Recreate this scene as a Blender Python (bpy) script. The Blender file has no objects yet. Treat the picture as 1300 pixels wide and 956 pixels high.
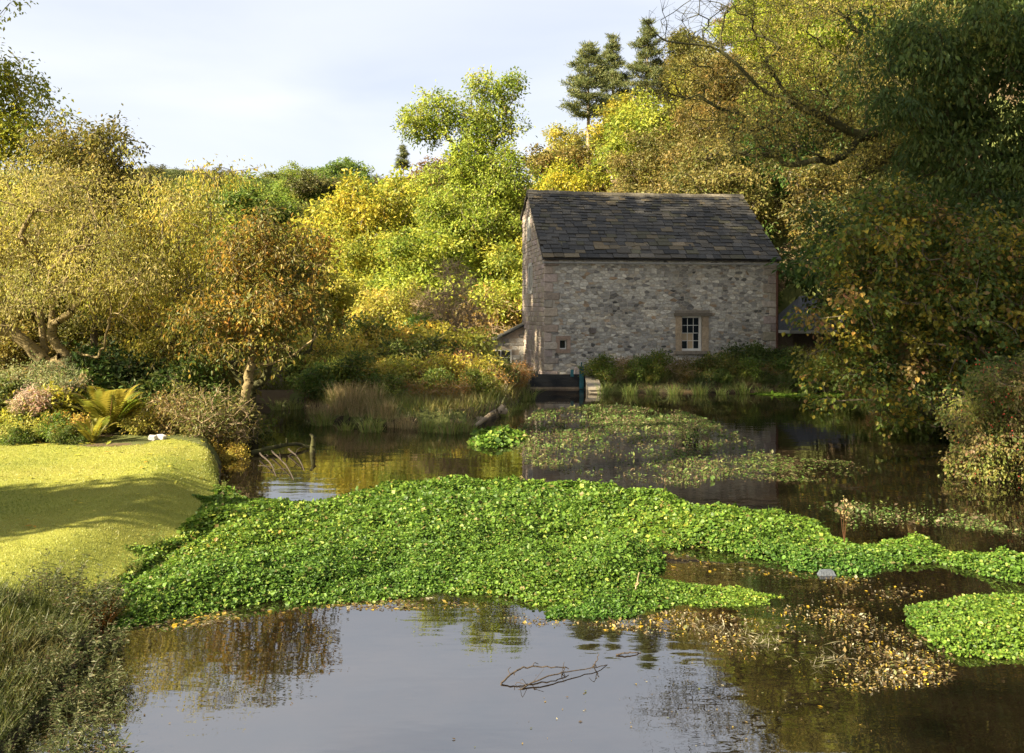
import bpy, math, random
import numpy as np
from mathutils import Vector

random.seed(5)
rng = np.random.default_rng(11)
SC = bpy.context.scene
COL = SC.collection

# ------------------------------------------------------------------ camera
CAM_Z = 3.15               # eye height above the pond
FPX, HOR = 1083.33, 395.0  # focal length and horizon of the 1300 px wide photograph
cam_d = bpy.data.cameras.new('camera')
cam_d.sensor_width = 36.0
cam_d.lens = 30.0
cam_d.shift_y = -(478.0 - HOR) / 1300.0
cam_d.clip_start = 0.1
cam_d.clip_end = 3000.0
cam = bpy.data.objects.new('camera', cam_d)
cam.location = (0, 0, CAM_Z)
cam.rotation_euler = (math.radians(90), 0, 0)
COL.objects.link(cam)
SC.camera = cam

# ------------------------------------------------------------------ sky and sun
SUN_EL, SUN_AZ = math.radians(32), math.atan2(-0.86, -0.51)   # azimuth measured from +Y towards +X
world = bpy.data.worlds.new('World')
SC.world = world
world.use_nodes = True
wn, wl = world.node_tree.nodes, world.node_tree.links
wn.clear()
wo = wn.new('ShaderNodeOutputWorld')
bg = wn.new('ShaderNodeBackground')
bg.inputs['Strength'].default_value = 0.040
sky = wn.new('ShaderNodeTexSky')
sky.sky_type = 'NISHITA'
sky.sun_disc = False
sky.sun_elevation = SUN_EL
sky.sun_rotation = SUN_AZ
sky.altitude = 150
sky.air_density = 1.0
sky.dust_density = 2.6
sky.ozone_density = 1.0
tc = wn.new('ShaderNodeTexCoord')
mp = wn.new('ShaderNodeMapping')
mp.inputs['Scale'].default_value = (1.1, 1.1, 4.5)
mp.inputs['Rotation'].default_value = (0.1, 0.16, 0.3)
nz = wn.new('ShaderNodeTexNoise')
nz.inputs['Scale'].default_value = 1.6
nz.inputs['Detail'].default_value = 6
nz.inputs['Roughness'].default_value = 0.45
nz.inputs['Distortion'].default_value = 0.5
rp = wn.new('ShaderNodeValToRGB')
rp.color_ramp.elements[0].position = 0.36
rp.color_ramp.elements[0].color = (0.6, 0.6, 0.6, 1)
rp.color_ramp.elements[1].position = 0.66
rp.color_ramp.elements[1].color = (0.9, 0.9, 0.9, 1)
mx = wn.new('ShaderNodeMix')
mx.data_type = 'RGBA'
mx.inputs['B'].default_value = (5.8, 6.0, 6.5, 1)     # thin bright cloud veil
wl.new(tc.outputs['Generated'], mp.inputs['Vector'])
wl.new(mp.outputs[0], nz.inputs['Vector'])
wl.new(nz.outputs['Fac'], rp.inputs[0])
wl.new(rp.outputs[0], mx.inputs['Factor'])
wl.new(sky.outputs[0], mx.inputs['A'])
wl.new(mx.outputs['Result'], bg.inputs['Color'])
wl.new(bg.outputs[0], wo.inputs[0])

sun_d = bpy.data.lights.new('sun', 'SUN')
sun_d.energy = 5.0
sun_d.angle = math.radians(0.6)
sun_d.color = (1.0, 0.87, 0.63)
sun = bpy.data.objects.new('sun', sun_d)
SUN_V = Vector((math.sin(SUN_AZ) * math.cos(SUN_EL), math.cos(SUN_AZ) * math.cos(SUN_EL), math.sin(SUN_EL)))
sun.rotation_euler = SUN_V.to_track_quat('Z', 'Y').to_euler()
sun.location = SUN_V * 60
COL.objects.link(sun)

SC.view_settings.view_transform = 'Standard'
SC.view_settings.look = 'None'
SC.view_settings.exposure = 2.2
SC.view_settings.gamma = 1
SC.view_settings.use_curve_mapping = False
SC.render.engine = 'CYCLES'
cy = SC.cycles
cy.use_denoising = True
cy.denoiser = 'OPENIMAGEDENOISE'
cy.denoising_input_passes = 'RGB_ALBEDO_NORMAL'
cy.max_bounces = 6
cy.diffuse_bounces = 3
cy.glossy_bounces = 3
cy.transmission_bounces = 3
cy.transparent_max_bounces = 6
cy.sample_clamp_indirect = 6
cy.use_adaptive_sampling = True
cy.adaptive_threshold = 0.015

# ------------------------------------------------------------------ helpers
def at(px, py, Y):
    "a point of the place seen at photograph pixel (px, py), Y metres ahead"
    return np.array([(px - 650) / FPX * Y, Y, CAM_Z - (py - HOR) / FPX * Y])

def on(px, py, z=0.0):
    "the point of the level z seen at that pixel"
    Y = (CAM_Z - z) * FPX / (py - HOR)
    return np.array([(px - 650) / FPX * Y, Y, z])

def unit(a):
    return a / np.maximum(np.linalg.norm(a, axis=-1, keepdims=True), 1e-9)

class MB:
    "collects faces and builds ONE mesh"
    def __init__(s):
        s.V, s.F, s.T, s.n = [], [], [], 0
    def add(s, V, F, tint=None):
        V = np.asarray(V, float).reshape(-1, 3)
        F = np.asarray(F, int)
        s.V.append(V)
        s.F.append(F + s.n)
        t = np.ones((len(F), 3)) if tint is None else np.broadcast_to(np.asarray(tint, float), (len(F), 3))
        s.T.append(t)
        s.n += len(V)
    def box(s, a, b, tint=None):
        x0, y0, z0 = a
        x1, y1, z1 = b
        V = [(x0,y0,z0),(x1,y0,z0),(x1,y1,z0),(x0,y1,z0),(x0,y0,z1),(x1,y0,z1),(x1,y1,z1),(x0,y1,z1)]
        s.add(V, [(0,3,2,1),(4,5,6,7),(0,1,5,4),(1,2,6,5),(2,3,7,6),(3,0,4,7)], tint)
    def mesh(s, name, mat, smooth=False):
        me = bpy.data.meshes.new(name)
        V = np.concatenate(s.V)
        me.vertices.add(len(V))
        me.vertices.foreach_set('co', V.astype(np.float32).ravel())
        loops = np.concatenate([f.ravel() for f in s.F])
        tot = np.concatenate([np.full(len(f), f.shape[1]) for f in s.F])
        start = np.concatenate([[0], np.cumsum(tot)[:-1]])
        me.loops.add(len(loops))
        me.loops.foreach_set('vertex_index', loops.astype(np.int32))
        me.polygons.add(len(tot))
        me.polygons.foreach_set('loop_start', start.astype(np.int32))
        me.polygons.foreach_set('use_smooth', np.full(len(tot), smooth))
        T = np.concatenate(s.T)
        at_ = me.attributes.new('tint', 'FLOAT_COLOR', 'FACE')
        at_.data.foreach_set('color', np.concatenate([T, np.ones((len(T), 1))], 1).astype(np.float32).ravel())
        me.materials.append(mat)
        me.update(calc_edges=True)
        return me
    def build(s, name, mat, parent=None, smooth=False):
        return link(name, s.mesh(name, mat, smooth), parent)

def link(name, me, parent=None):
    o = bpy.data.objects.new(name, me)
    COL.objects.link(o)
    if parent is not None:
        o.parent = parent
    return o

def tag(o, label=None, cat=None, group=None, kind=None):
    if label: o['label'] = label
    if cat: o['category'] = cat
    if group: o['group'] = group
    if kind: o['kind'] = kind
    return o

def empty(name, loc=(0, 0, 0), rz=0.0):
    o = bpy.data.objects.new(name, None)
    o.empty_display_size = 0.3
    o.location = [float(v) for v in loc]
    o.rotation_euler = (0, 0, rz)
    COL.objects.link(o)
    return o

def place(root, loc, rz=0.0, scale=1.0, label=None, group=None, color=None, first=False):
    "a copy of a thing with copies of its parts (the first time the thing itself)"
    r = root if first else root.copy()
    if not first:
        COL.objects.link(r)
    r.location = [float(v) for v in loc]
    r.rotation_euler = (0, 0, rz)
    r.scale = (scale,) * 3 if np.isscalar(scale) else scale
    if label: r['label'] = label
    if group: r['group'] = group
    for ch in list(root.children):
        c = ch
        if not first:
            c = ch.copy()
            COL.objects.link(c)
            c.parent = r
        if color is not None and c.name.split('.')[0] in ('crown', 'foliage', 'frond', 'blades', 'flowers'):
            c.color = (*color, 1)
    return r

# ------------------------------------------------------------------ materials
def nodes(name):
    m = bpy.data.materials.new(name)
    m.use_nodes = True
    n, l = m.node_tree.nodes, m.node_tree.links
    n.clear()
    out = n.new('ShaderNodeOutputMaterial')
    return m, n, l, out

def tint_node(n, l):
    a = n.new('ShaderNodeAttribute')
    a.attribute_name = 'tint'
    o = n.new('ShaderNodeObjectInfo')
    m = n.new('ShaderNodeMix')
    m.data_type = 'RGBA'
    m.blend_type = 'MULTIPLY'
    m.inputs['Factor'].default_value = 1
    l.new(a.outputs['Color'], m.inputs['A'])
    l.new(o.outputs['Color'], m.inputs['B'])
    return m.outputs['Result']

def leaf_mat(name, transl=0.45, gloss=0.02, rough=0.5):
    m, n, l, out = nodes(name)
    c = tint_node(n, l)
    d = n.new('ShaderNodeBsdfDiffuse')
    t = n.new('ShaderNodeBsdfTranslucent')
    g = n.new('ShaderNodeBsdfGlossy')
    g.inputs['Roughness'].default_value = rough
    g.inputs['Color'].default_value = (0.8, 0.8, 0.75, 1)
    l.new(c, d.inputs['Color'])
    l.new(c, t.inputs['Color'])
    m1 = n.new('ShaderNodeMixShader')
    m1.inputs[0].default_value = transl
    l.new(d.outputs[0], m1.inputs[1])
    l.new(t.outputs[0], m1.inputs[2])
    m2 = n.new('ShaderNodeMixShader')
    m2.inputs[0].default_value = gloss
    l.new(m1.outputs[0], m2.inputs[1])
    l.new(g.outputs[0], m2.inputs[2])
    l.new(m2.outputs[0], out.inputs[0])
    return m

def rough_mat(name, color, rough=0.9, noise=6.0, var=0.35, bump=0.3, second=None, bump_scale=None, metallic=0.0):
    "tint x object colour x colour, mottled by noise, with fine relief"
    m, n, l, out = nodes(name)
    c = tint_node(n, l)
    tcn = n.new('ShaderNodeTexCoord')
    nz = n.new('ShaderNodeTexNoise')
    nz.inputs['Scale'].default_value = noise
    nz.inputs['Detail'].default_value = 8
    nz.inputs['Roughness'].default_value = 0.65
    l.new(tcn.outputs['Object'], nz.inputs['Vector'])
    rmp = n.new('ShaderNodeValToRGB')
    rmp.color_ramp.elements[0].position = 0.3
    rmp.color_ramp.elements[1].position = 0.7
    k = 1 - var
    rmp.color_ramp.elements[0].color = (color[0]*k, color[1]*k, color[2]*k, 1)
    b = second or tuple(v * (1 + var) for v in color)
    rmp.color_ramp.elements[1].color = (*b, 1)
    l.new(nz.outputs['Fac'], rmp.inputs[0])
    mm = n.new('ShaderNodeMix')
    mm.data_type = 'RGBA'
    mm.blend_type = 'MULTIPLY'
    mm.inputs['Factor'].default_value = 1
    l.new(rmp.outputs[0], mm.inputs['A'])
    l.new(c, mm.inputs['B'])
    p = n.new('ShaderNodeBsdfPrincipled')
    p.inputs['Roughness'].default_value = rough
    p.inputs['Metallic'].default_value = metallic
    p.inputs['Specular IOR Level'].default_value = 0.25
    l.new(mm.outputs['Result'], p.inputs['Base Color'])
    if bump:
        nb = n.new('ShaderNodeTexNoise')
        nb.inputs['Scale'].default_value = bump_scale or noise * 4
        nb.inputs['Detail'].default_value = 5
        l.new(tcn.outputs['Object'], nb.inputs['Vector'])
        bm = n.new('ShaderNodeBump')
        bm.inputs['Strength'].default_value = bump
        bm.inputs['Distance'].default_value = 0.03
        l.new(nb.outputs['Fac'], bm.inputs['Height'])
        l.new(bm.outputs[0], p.inputs['Normal'])
    l.new(p.outputs[0], out.inputs[0])
    return m

def glass_mat():
    m, n, l, out = nodes('window_glass')
    p = n.new('ShaderNodeBsdfPrincipled')
    p.inputs['Base Color'].default_value = (0.02, 0.025, 0.03, 1)
    p.inputs['Roughness'].default_value = 0.05
    p.inputs['IOR'].default_value = 1.7
    nb = n.new('ShaderNodeTexNoise')
    nb.inputs['Scale'].default_value = 3
    bm = n.new('ShaderNodeBump')
    bm.inputs['Strength'].default_value = 0.12
    l.new(nb.outputs['Fac'], bm.inputs['Height'])
    l.new(bm.outputs[0], p.inputs['Normal'])
    l.new(p.outputs[0], out.inputs[0])
    return m

def water_mat():
    m, n, l, out = nodes('pond_water')
    tcn = n.new('ShaderNodeTexCoord')
    p = n.new('ShaderNodeBsdfPrincipled')
    p.inputs['Roughness'].default_value = 0.015
    p.inputs['IOR'].default_value = 3.5
    # murky bed colour seen through the surface
    nz = n.new('ShaderNodeTexNoise')
    nz.inputs['Scale'].default_value = 1.3
    nz.inputs['Detail'].default_value = 7
    nz.inputs['Roughness'].default_value = 0.7
    l.new(tcn.outputs['Object'], nz.inputs['Vector'])
    rmp = n.new('ShaderNodeValToRGB')
    rmp.color_ramp.elements[0].position = 0.35
    rmp.color_ramp.elements[0].color = (0.003, 0.0025, 0.0015, 1)
    rmp.color_ramp.elements[1].position = 0.72
    rmp.color_ramp.elements[1].color = (0.012, 0.008, 0.0045, 1)
    l.new(nz.outputs['Fac'], rmp.inputs[0])
    l.new(rmp.outputs[0], p.inputs['Base Color'])
    # slow swell plus patches of fine ripple
    n1 = n.new('ShaderNodeTexNoise')
    n1.inputs['Scale'].default_value = 1.2
    n1.inputs['Detail'].default_value = 2
    mp1 = n.new('ShaderNodeMapping')
    mp1.inputs['Scale'].default_value = (1.0, 2.4, 1)
    l.new(tcn.outputs['Object'], mp1.inputs['Vector'])
    l.new(mp1.outputs[0], n1.inputs['Vector'])
    n2 = n.new('ShaderNodeTexNoise')
    n2.inputs['Scale'].default_value = 7
    n2.inputs['Detail'].default_value = 2
    mp2 = n.new('ShaderNodeMapping')
    mp2.inputs['Scale'].default_value = (0.6, 1.8, 1)
    l.new(tcn.outputs['Object'], mp2.inputs['Vector'])
    l.new(mp2.outputs[0], n2.inputs['Vector'])
    ad = n.new('ShaderNodeMath')
    ad.operation = 'MULTIPLY_ADD'
    ad.inputs[1].default_value = 0.14
    l.new(n2.outputs['Fac'], ad.inputs[0])
    l.new(n1.outputs['Fac'], ad.inputs[2])
    bm = n.new('ShaderNodeBump')
    bm.inputs['Strength'].default_value = 0.03
    bm.inputs['Distance'].default_value = 0.10
    l.new(ad.outputs[0], bm.inputs['Height'])
    l.new(bm.outputs[0], p.inputs['Normal'])
    l.new(p.outputs[0], out.inputs[0])
    return m

M = {}
M['leaf'] = leaf_mat('leaf')
M['leaf_shiny'] = leaf_mat('leaf_shiny', 0.4, 0.022, 0.5)
M['leaf_thin'] = leaf_mat('leaf_thin', 0.6, 0.02)
M['needle'] = leaf_mat('needle', 0.25, 0.02)
M['grass'] = leaf_mat('grass_blade', 0.4, 0.04)
M['bark'] = rough_mat('bark', (0.13, 0.105, 0.07), noise=5, var=0.5, bump=0.8, bump_scale=14)
M['bark_pale'] = rough_mat('bark_pale', (0.24, 0.19, 0.13), noise=6, var=0.4, bump=0.6, bump_scale=16)
M['bark_moss'] = rough_mat('bark_moss', (0.035, 0.03, 0.018), noise=3, var=0.4, bump=0.8, second=(0.07, 0.07, 0.02), bump_scale=14)
M['bark_gold'] = rough_mat('bark_gold', (0.17, 0.13, 0.06), noise=6, var=0.4, bump=0.6, bump_scale=16)
M['twig'] = rough_mat('twig', (0.30, 0.22, 0.13), noise=8, var=0.3, bump=0)
M['dead'] = rough_mat('dead_wood', (0.05, 0.038, 0.028), noise=9, var=0.4, bump=0.4)
M['stone'] = rough_mat('rubble_stone', (1, 1, 1), noise=11, var=0.28, bump=0.7, bump_scale=30)
M['mortar'] = rough_mat('mortar', (0.40, 0.36, 0.30), noise=4, var=0.25, bump=0.8, bump_scale=40)
M['slate'] = rough_mat('stone_slate', (1, 1, 1), noise=7, var=0.35, bump=0.5, bump_scale=25, rough=0.75)
M['paint'] = rough_mat('white_paint', (0.72, 0.70, 0.64), noise=12, var=0.12, bump=0.15, rough=0.6)
M['gutter'] = rough_mat('grey_gutter', (0.30, 0.30, 0.30), noise=8, var=0.25, bump=0.1, rough=0.5)
M['brownpipe'] = rough_mat('brown_pipe', (0.10, 0.045, 0.03), noise=8, var=0.25, bump=0.1, rough=0.5)
M['tar'] = rough_mat('tarred_board', (0.012, 0.013, 0.014), noise=8, var=0.4, bump=0.4, rough=0.55)
M['teal'] = rough_mat('teal_paint', (0.02, 0.10, 0.12), noise=10, var=0.3, bump=0.3, rough=0.5)
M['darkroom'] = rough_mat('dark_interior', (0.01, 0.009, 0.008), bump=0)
M['brick'] = rough_mat('brick_red', (0.30, 0.14, 0.08), noise=9, var=0.3, bump=0.4)
M['glass'] = glass_mat()
M['water'] = water_mat()
M['soil'] = rough_mat('soil', (1, 1, 1), noise=1.1, var=0.35, bump=0.8, bump_scale=9)
M['turf'] = rough_mat('turf', (1, 1, 1), noise=0.9, var=0.22, bump=0.6, bump_scale=60)
# ------------------------------------------------------------------ ground, pond, lawn
POND = np.array([(-3.1,3.49),(-3.3,5.9),(-3.45,7.2),(-3.85,8.4),(-4.12,9.4),(-4.15,10.3),(-4.05,11.2),(-3.95,12.2),(-4.3,13.6),(-5.1,15.6),(-5.8,17.6),(-6.3,18.9),(-7.0,20.52),(-8.14,23.36),(-9.65,26.41),(-9.76,28.84),(-7.74,29.07),(-6.34,27.4),(-5.93,25.56),(-5.1,24.08),(-3.48,23.17),(-1.92,23.08),(-0.96,23.26),(-0.12,25.56),(0.33,28.45),(0.58,31.83),(0.82,33.9),(0.8,35.21),(3.02,35.21),(3.18,34.04),(3.74,33.23),(6.78,32.95),(9.93,32.81),(12.38,32.53),(13.88,30.37),(13.09,26.41),(11.96,21.96),(10.6,17.46),(9.83,14.14),(9.69,10.54),(10.48,3.49)])

def poly_sd(pts, poly):
    "signed distance, positive inside"
    p = np.asarray(pts, float)
    d2 = np.full(len(p), 1e18)
    ins = np.zeros(len(p), bool)
    n = len(poly)
    for i in range(n):
        a, b = poly[i], poly[(i + 1) % n]
        ab = b - a
        t = np.clip(((p - a) @ ab) / (ab @ ab + 1e-12), 0, 1)
        q = a + t[:, None] * ab
        d2 = np.minimum(d2, ((p - q) ** 2).sum(1))
        c = (a[1] > p[:, 1]) != (b[1] > p[:, 1])
        xi = a[0] + (p[:, 1] - a[1]) / (b[1] - a[1] + 1e-12) * (b[0] - a[0])
        ins ^= c & (p[:, 0] < xi)
    d = np.sqrt(d2)
    return np.where(ins, d, -d)

def sstep(a, b, x):
    t = np.clip((x - a) / (b - a), 0, 1)
    return t * t * (3 - 2 * t)

def vnoise(x, y, seed=0):
    "cheap smooth noise from sines, -1..1"
    r = np.random.default_rng(seed)
    s = np.zeros_like(x, float)
    for k in range(7):
        a, f, ph = r.uniform(0, 6.28), r.uniform(0.6, 1.9), r.uniform(0, 6.28)
        s += np.sin((x * np.cos(a) + y * np.sin(a)) * f + ph)
    return s / 4.0

VY = np.array([-40, 10, 20, 34, 42, 48, 56, 70, 90, 130, 200, 500.])
VX = np.array([13, 13, 14, 17, 15, 7, 1, -6, -14, -30, -60, -140.])
def bank(x, y, sd):
    "height profile of the pond's edge: gentle along the lawn, steeper elsewhere"
    b = sstep(-2.6, -3.6, x) * sstep(18.5, 14.0, y)
    return b * (.58 * sstep(0.15, -0.35, sd) + .42 * sstep(-.2, -1.3, sd)) + (1 - b) * sstep(0.15, -0.5, sd)

def ground_z(x, y, pond=True):
    x, y = np.asarray(x, float), np.asarray(y, float)
    z = 0.42 + 0.05 * vnoise(x * 0.6, y * 0.6, 3)
    s = x - np.interp(y, VY, VX)
    s = np.where(s > 0, s * s / (s + 5.0), 0)                 # eased foot of the slope
    z = z + np.minimum(0.86 * s, 30 + 0.12 * s) * (1 - 0.85 * sstep(92, 150, y))
    z = z + 27 * sstep(85, 230, y)                            # the far side of the valley
    z = z + 12 * sstep(-20, -80, x) * sstep(10, 60, y)
    z = z + 0.25 * vnoise(x * 0.25, y * 0.25, 9) * sstep(44, 60, y)
    if pond:
        sd = poly_sd(np.stack([x.ravel(), y.ravel()], 1), POND).reshape(x.shape)
        z = np.where(sd > -1.3, np.minimum(z, -0.45 + (z + 0.45) * bank(x, y, sd)), z)
    return z

def gz(x, y):
    return float(ground_z(np.array([x]), np.array([y]))[0])

def RY(Y):
    "distance of near things on the banks"
    return (CAM_Z - .42) * FPX / (35 + 1.58 * FPX / Y) if Y < 36 else Y

def axis(segs):
    out = [np.arange(a, b, d) for a, b, d in segs]
    return np.concatenate(out + [[segs[-1][1]]])

LAWN = np.array([on(px, py, 0.42)[:2] for px, py in
    [(-260,570),(-60,561),(0,560),(60,562),(110,567),(150,567),(185,565),(205,557),(240,562),(272,570),(281,590),(274,615),(262,638),(215,662),(172,690),(146,730),(124,765),(70,785),(0,800),(-200,820),(-700,830),(-700,620)]])

gx = axis([(-260,-60,20),(-60,-16,2.2),(-16,17,0.22),(17,60,2.2),(60,260,20)])
gy = axis([(-40,-4,3),(-4,1,0.6),(1,38,0.22),(38,100,1.6),(100,520,20)])
X, Y = np.meshgrid(gx, gy)
Z = ground_z(X, Y)
V = np.stack([X, Y, Z], -1).reshape(-1, 3)
nx, ny = len(gx), len(gy)
idx = np.arange(nx * ny).reshape(ny, nx)
Fq = np.stack([idx[:-1, :-1], idx[:-1, 1:], idx[1:, 1:], idx[1:, :-1]], -1).reshape(-1, 4)
fc = V[Fq].mean(1)
pat = vnoise(fc[:, 0] * 1.3, fc[:, 1] * 1.3, 21)
tint = np.where((pat > 0.1)[:, None], (0.075, 0.085, 0.022), (0.085, 0.06, 0.03))
tint = np.where((fc[:, 2] < 0.05)[:, None], (0.03, 0.022, 0.012), tint)
mb = MB()
mb.add(V, Fq, tint)
tag(mb.build('ground', M['soil'], smooth=True), 'brown and green earth of the valley floor and slopes', 'ground', kind='structure')

mb = MB()
mb.add([(-16, 1.5, 0), (18, 1.5, 0), (18, 36, 0), (-16, 36, 0)], [(0, 1, 2, 3)])
tag(mb.build('water', M['water']), 'still dark mill pond water', 'water', kind='structure')

# lawn sheet and its mown grass
lx, ly = np.arange(-17, -1.8, 0.14), np.arange(4.0, 20.0, 0.14)
X, Y = np.meshgrid(lx, ly)
V = np.stack([X, Y, ground_z(X, Y) + 0.012], -1).reshape(-1, 3)
nx, ny = len(lx), len(ly)
idx = np.arange(nx * ny).reshape(ny, nx)
Fq = np.stack([idx[:-1, :-1], idx[:-1, 1:], idx[1:, 1:], idx[1:, :-1]], -1).reshape(-1, 4)
fc = V[Fq].mean(1)
keep = (poly_sd(fc[:, :2], LAWN) > 0) & (fc[:, 2] > 0.08)
mb = MB()
mb.add(V, Fq[keep], (0.22, 0.225, 0.035))
tag(mb.build('lawn', M['turf'], smooth=True), 'sunlit mown lawn sloping to the pond', 'lawn', kind='structure')

def blades(n, poly, hmin, hmax, wid, pal, lean=0.5, name='grass', near=None):
    lo, hi = poly.min(0), poly.max(0)
    p = rng.uniform(lo, hi, (int(n), 2))
    if near:                                  # thin out with distance
        p = p[rng.uniform(size=len(p)) < np.clip(near / p[:, 1], 0, 1)]
    p = p[poly_sd(p, poly) > -0.05]
    z = ground_z(p[:, 0], p[:, 1])
    p, z = p[z > 0.06], z[z > 0.06]
    n = len(p)
    h = rng.uniform(hmin, hmax, n)
    a = rng.uniform(0, 6.283, n)
    w = wid * rng.uniform(0.6, 1.4, n) * np.clip(p[:, 1] / 7, 0.8, 2)
    d = np.stack([np.cos(a), np.sin(a)], 1)
    ln = rng.normal(0, lean, (n, 2)) * h[:, None]
    A = np.stack([p[:, 0] - d[:, 0] * w / 2, p[:, 1] - d[:, 1] * w / 2, z], 1)
    B = np.stack([p[:, 0] + d[:, 0] * w / 2, p[:, 1] + d[:, 1] * w / 2, z], 1)
    C = np.stack([p[:, 0] + ln[:, 0], p[:, 1] + ln[:, 1], z + h], 1)
    V = np.stack([A, B, C], 1).reshape(-1, 3)
    F = np.arange(3 * n).reshape(-1, 3)
    pal = np.asarray(pal)
    patch = np.clip(0.5 + 0.5 * vnoise(p[:, 0] * 1.5, p[:, 1] * 2.5, 31) + rng.normal(0, 0.2, n), 0, 0.999)
    t = pal[(patch * len(pal)).astype(int)] * rng.uniform(0.8, 1.2, (n, 1))
    mb = MB()
    mb.add(V, F, t)
    return mb

FB = np.array([(-11,21),(-9,30),(-7.5,29.5),(-6,27),(-5,24.5),(-3,23.4),(-.8,23.5),(0,27),(.6,33),(.6,41),(-12,41),(-16,30)])
mb = blades(90000, FB, .12, .45, .012, [(0.10,0.13,0.02),(0.16,0.17,0.03),(0.22,0.18,0.05),(0.12,0.10,0.03)])
tag(mb.build('bank_grass', M['grass']), 'rough uneven grass of the far bank', 'grass', kind='stuff')
MB_ = np.array([(3.2,33.4),(12.5,32.6),(14.5,30),(16,33),(14,38),(11,36.5),(3,35.6)])
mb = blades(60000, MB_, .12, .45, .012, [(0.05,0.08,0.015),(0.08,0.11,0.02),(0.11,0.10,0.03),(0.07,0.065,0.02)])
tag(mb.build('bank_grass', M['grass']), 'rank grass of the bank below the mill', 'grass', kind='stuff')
NB_ = np.array([(-8,8.0),(-8,4.5),(-3.2,4.5),(-3.4,7.2),(-3.75,8.4),(-4.3,8.4)])
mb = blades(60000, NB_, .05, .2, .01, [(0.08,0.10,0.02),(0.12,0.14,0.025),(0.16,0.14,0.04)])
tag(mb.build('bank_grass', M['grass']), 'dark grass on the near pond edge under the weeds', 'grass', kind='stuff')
mb = blades(780000, LAWN, 0.014, 0.035, 0.007, [(0.18,0.22,0.03),(0.25,0.27,0.04),(0.32,0.31,0.055),(0.36,0.33,0.08)], near=8)
tag(mb.build('grass', M['grass']), 'short yellow green mown grass of the lawn', 'grass', kind='stuff')

# ------------------------------------------------------------------ plant builders
def leaf_faces(mb, pos, d, nrm, L, wr, tint, fold=0.12, big=False):
    "folded leaf blades: two faces along the midrib when big, else one kite"
    d = unit(d)
    nrm = unit(nrm - (nrm * d).sum(1, keepdims=True) * d)
    sd = np.cross(d, nrm)
    L = np.asarray(L).reshape(-1, 1)
    n = len(pos)
    if big:
        pts = [pos, pos + d*L*.28 + sd*L*wr*.46 + nrm*L*fold, pos + d*L*.68 + sd*L*wr*.42 + nrm*L*fold*.8,
               pos + d*L - nrm*L*.12, pos + d*L*.68 - sd*L*wr*.42 + nrm*L*fold*.8, pos + d*L*.28 - sd*L*wr*.46 + nrm*L*fold]
        V = np.stack(pts, 1).reshape(-1, 3)
        b = np.arange(n)[:, None] * 6
        F = np.concatenate([b + [0, 1, 2, 3], b + [0, 3, 4, 5]])
        mb.add(V, F, np.concatenate([tint, tint]))
    else:
        pts = [pos, pos + d*L*.45 + sd*L*wr*.5 + nrm*L*fold, pos + d*L, pos + d*L*.45 - sd*L*wr*.5 + nrm*L*fold]
        V = np.stack(pts, 1).reshape(-1, 3)
        mb.add(V, np.arange(4 * n).reshape(-1, 4), tint)

def pick(pal, n, r):
    "pal: list of (weight, (r,g,b))"
    w = np.array([p[0] for p in pal], float)
    c = np.array([p[1] for p in pal])
    k = r.choice(len(pal), n, p=w / w.sum())
    return c[k]

def tubes(mb, P0, P1, R0, R1, sides, tint=None):
    d = unit(P1 - P0)
    ref = np.where(np.abs(d[:, 2:3]) < 0.9, np.array([[0, 0, 1.]]), np.array([[1., 0, 0]]))
    u = unit(np.cross(d, ref))
    v = np.cross(d, u)
    a = np.arange(sides) * 2 * np.pi / sides
    ca, sa = np.cos(a)[None, :, None], np.sin(a)[None, :, None]
    ring = u[:, None] * ca + v[:, None] * sa
    A = P0[:, None] + ring * R0[:, None, None]
    B = P1[:, None] + ring * R1[:, None, None]
    V = np.concatenate([A, B], 1).reshape(-1, 3)
    k = np.arange(sides)
    f = np.stack([k, (k + 1) % sides, (k + 1) % sides + sides, k + sides], 1)
    F = (np.arange(len(P0))[:, None, None] * 2 * sides + f[None]).reshape(-1, 4)
    mb.add(V, F, tint)

def polytube(mb, pts, r0, r1, sides=6, tint=None):
    pts = np.asarray(pts, float)
    r = np.linspace(r0, r1, len(pts))
    tubes(mb, pts[:-1], pts[1:], r[:-1], r[1:], sides, tint)

def smooth_path(pts, n=4, jit=0.0, r=None):
    "Catmull-Rom through the points"
    p = np.asarray(pts, float)
    if len(p) < 3:
        t = np.linspace(0, 1, n * 2)[:, None]
        q = p[0] + (p[-1] - p[0]) * t
    else:
        e = np.concatenate([[2 * p[0] - p[1]], p, [2 * p[-1] - p[-2]]])
        q = []
        for i in range(1, len(e) - 2):
            for t in np.arange(n) / n:
                q.append(0.5 * ((2*e[i]) + (-e[i-1]+e[i+1])*t + (2*e[i-1]-5*e[i]+4*e[i+1]-e[i+2])*t*t + (-e[i-1]+3*e[i]-3*e[i+1]+e[i+2])*t**3))
        q.append(p[-1])
        q = np.array(q)
    if jit:
        q[1:] += r.normal(0, jit, (len(q) - 1, 3))
    return q

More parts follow.
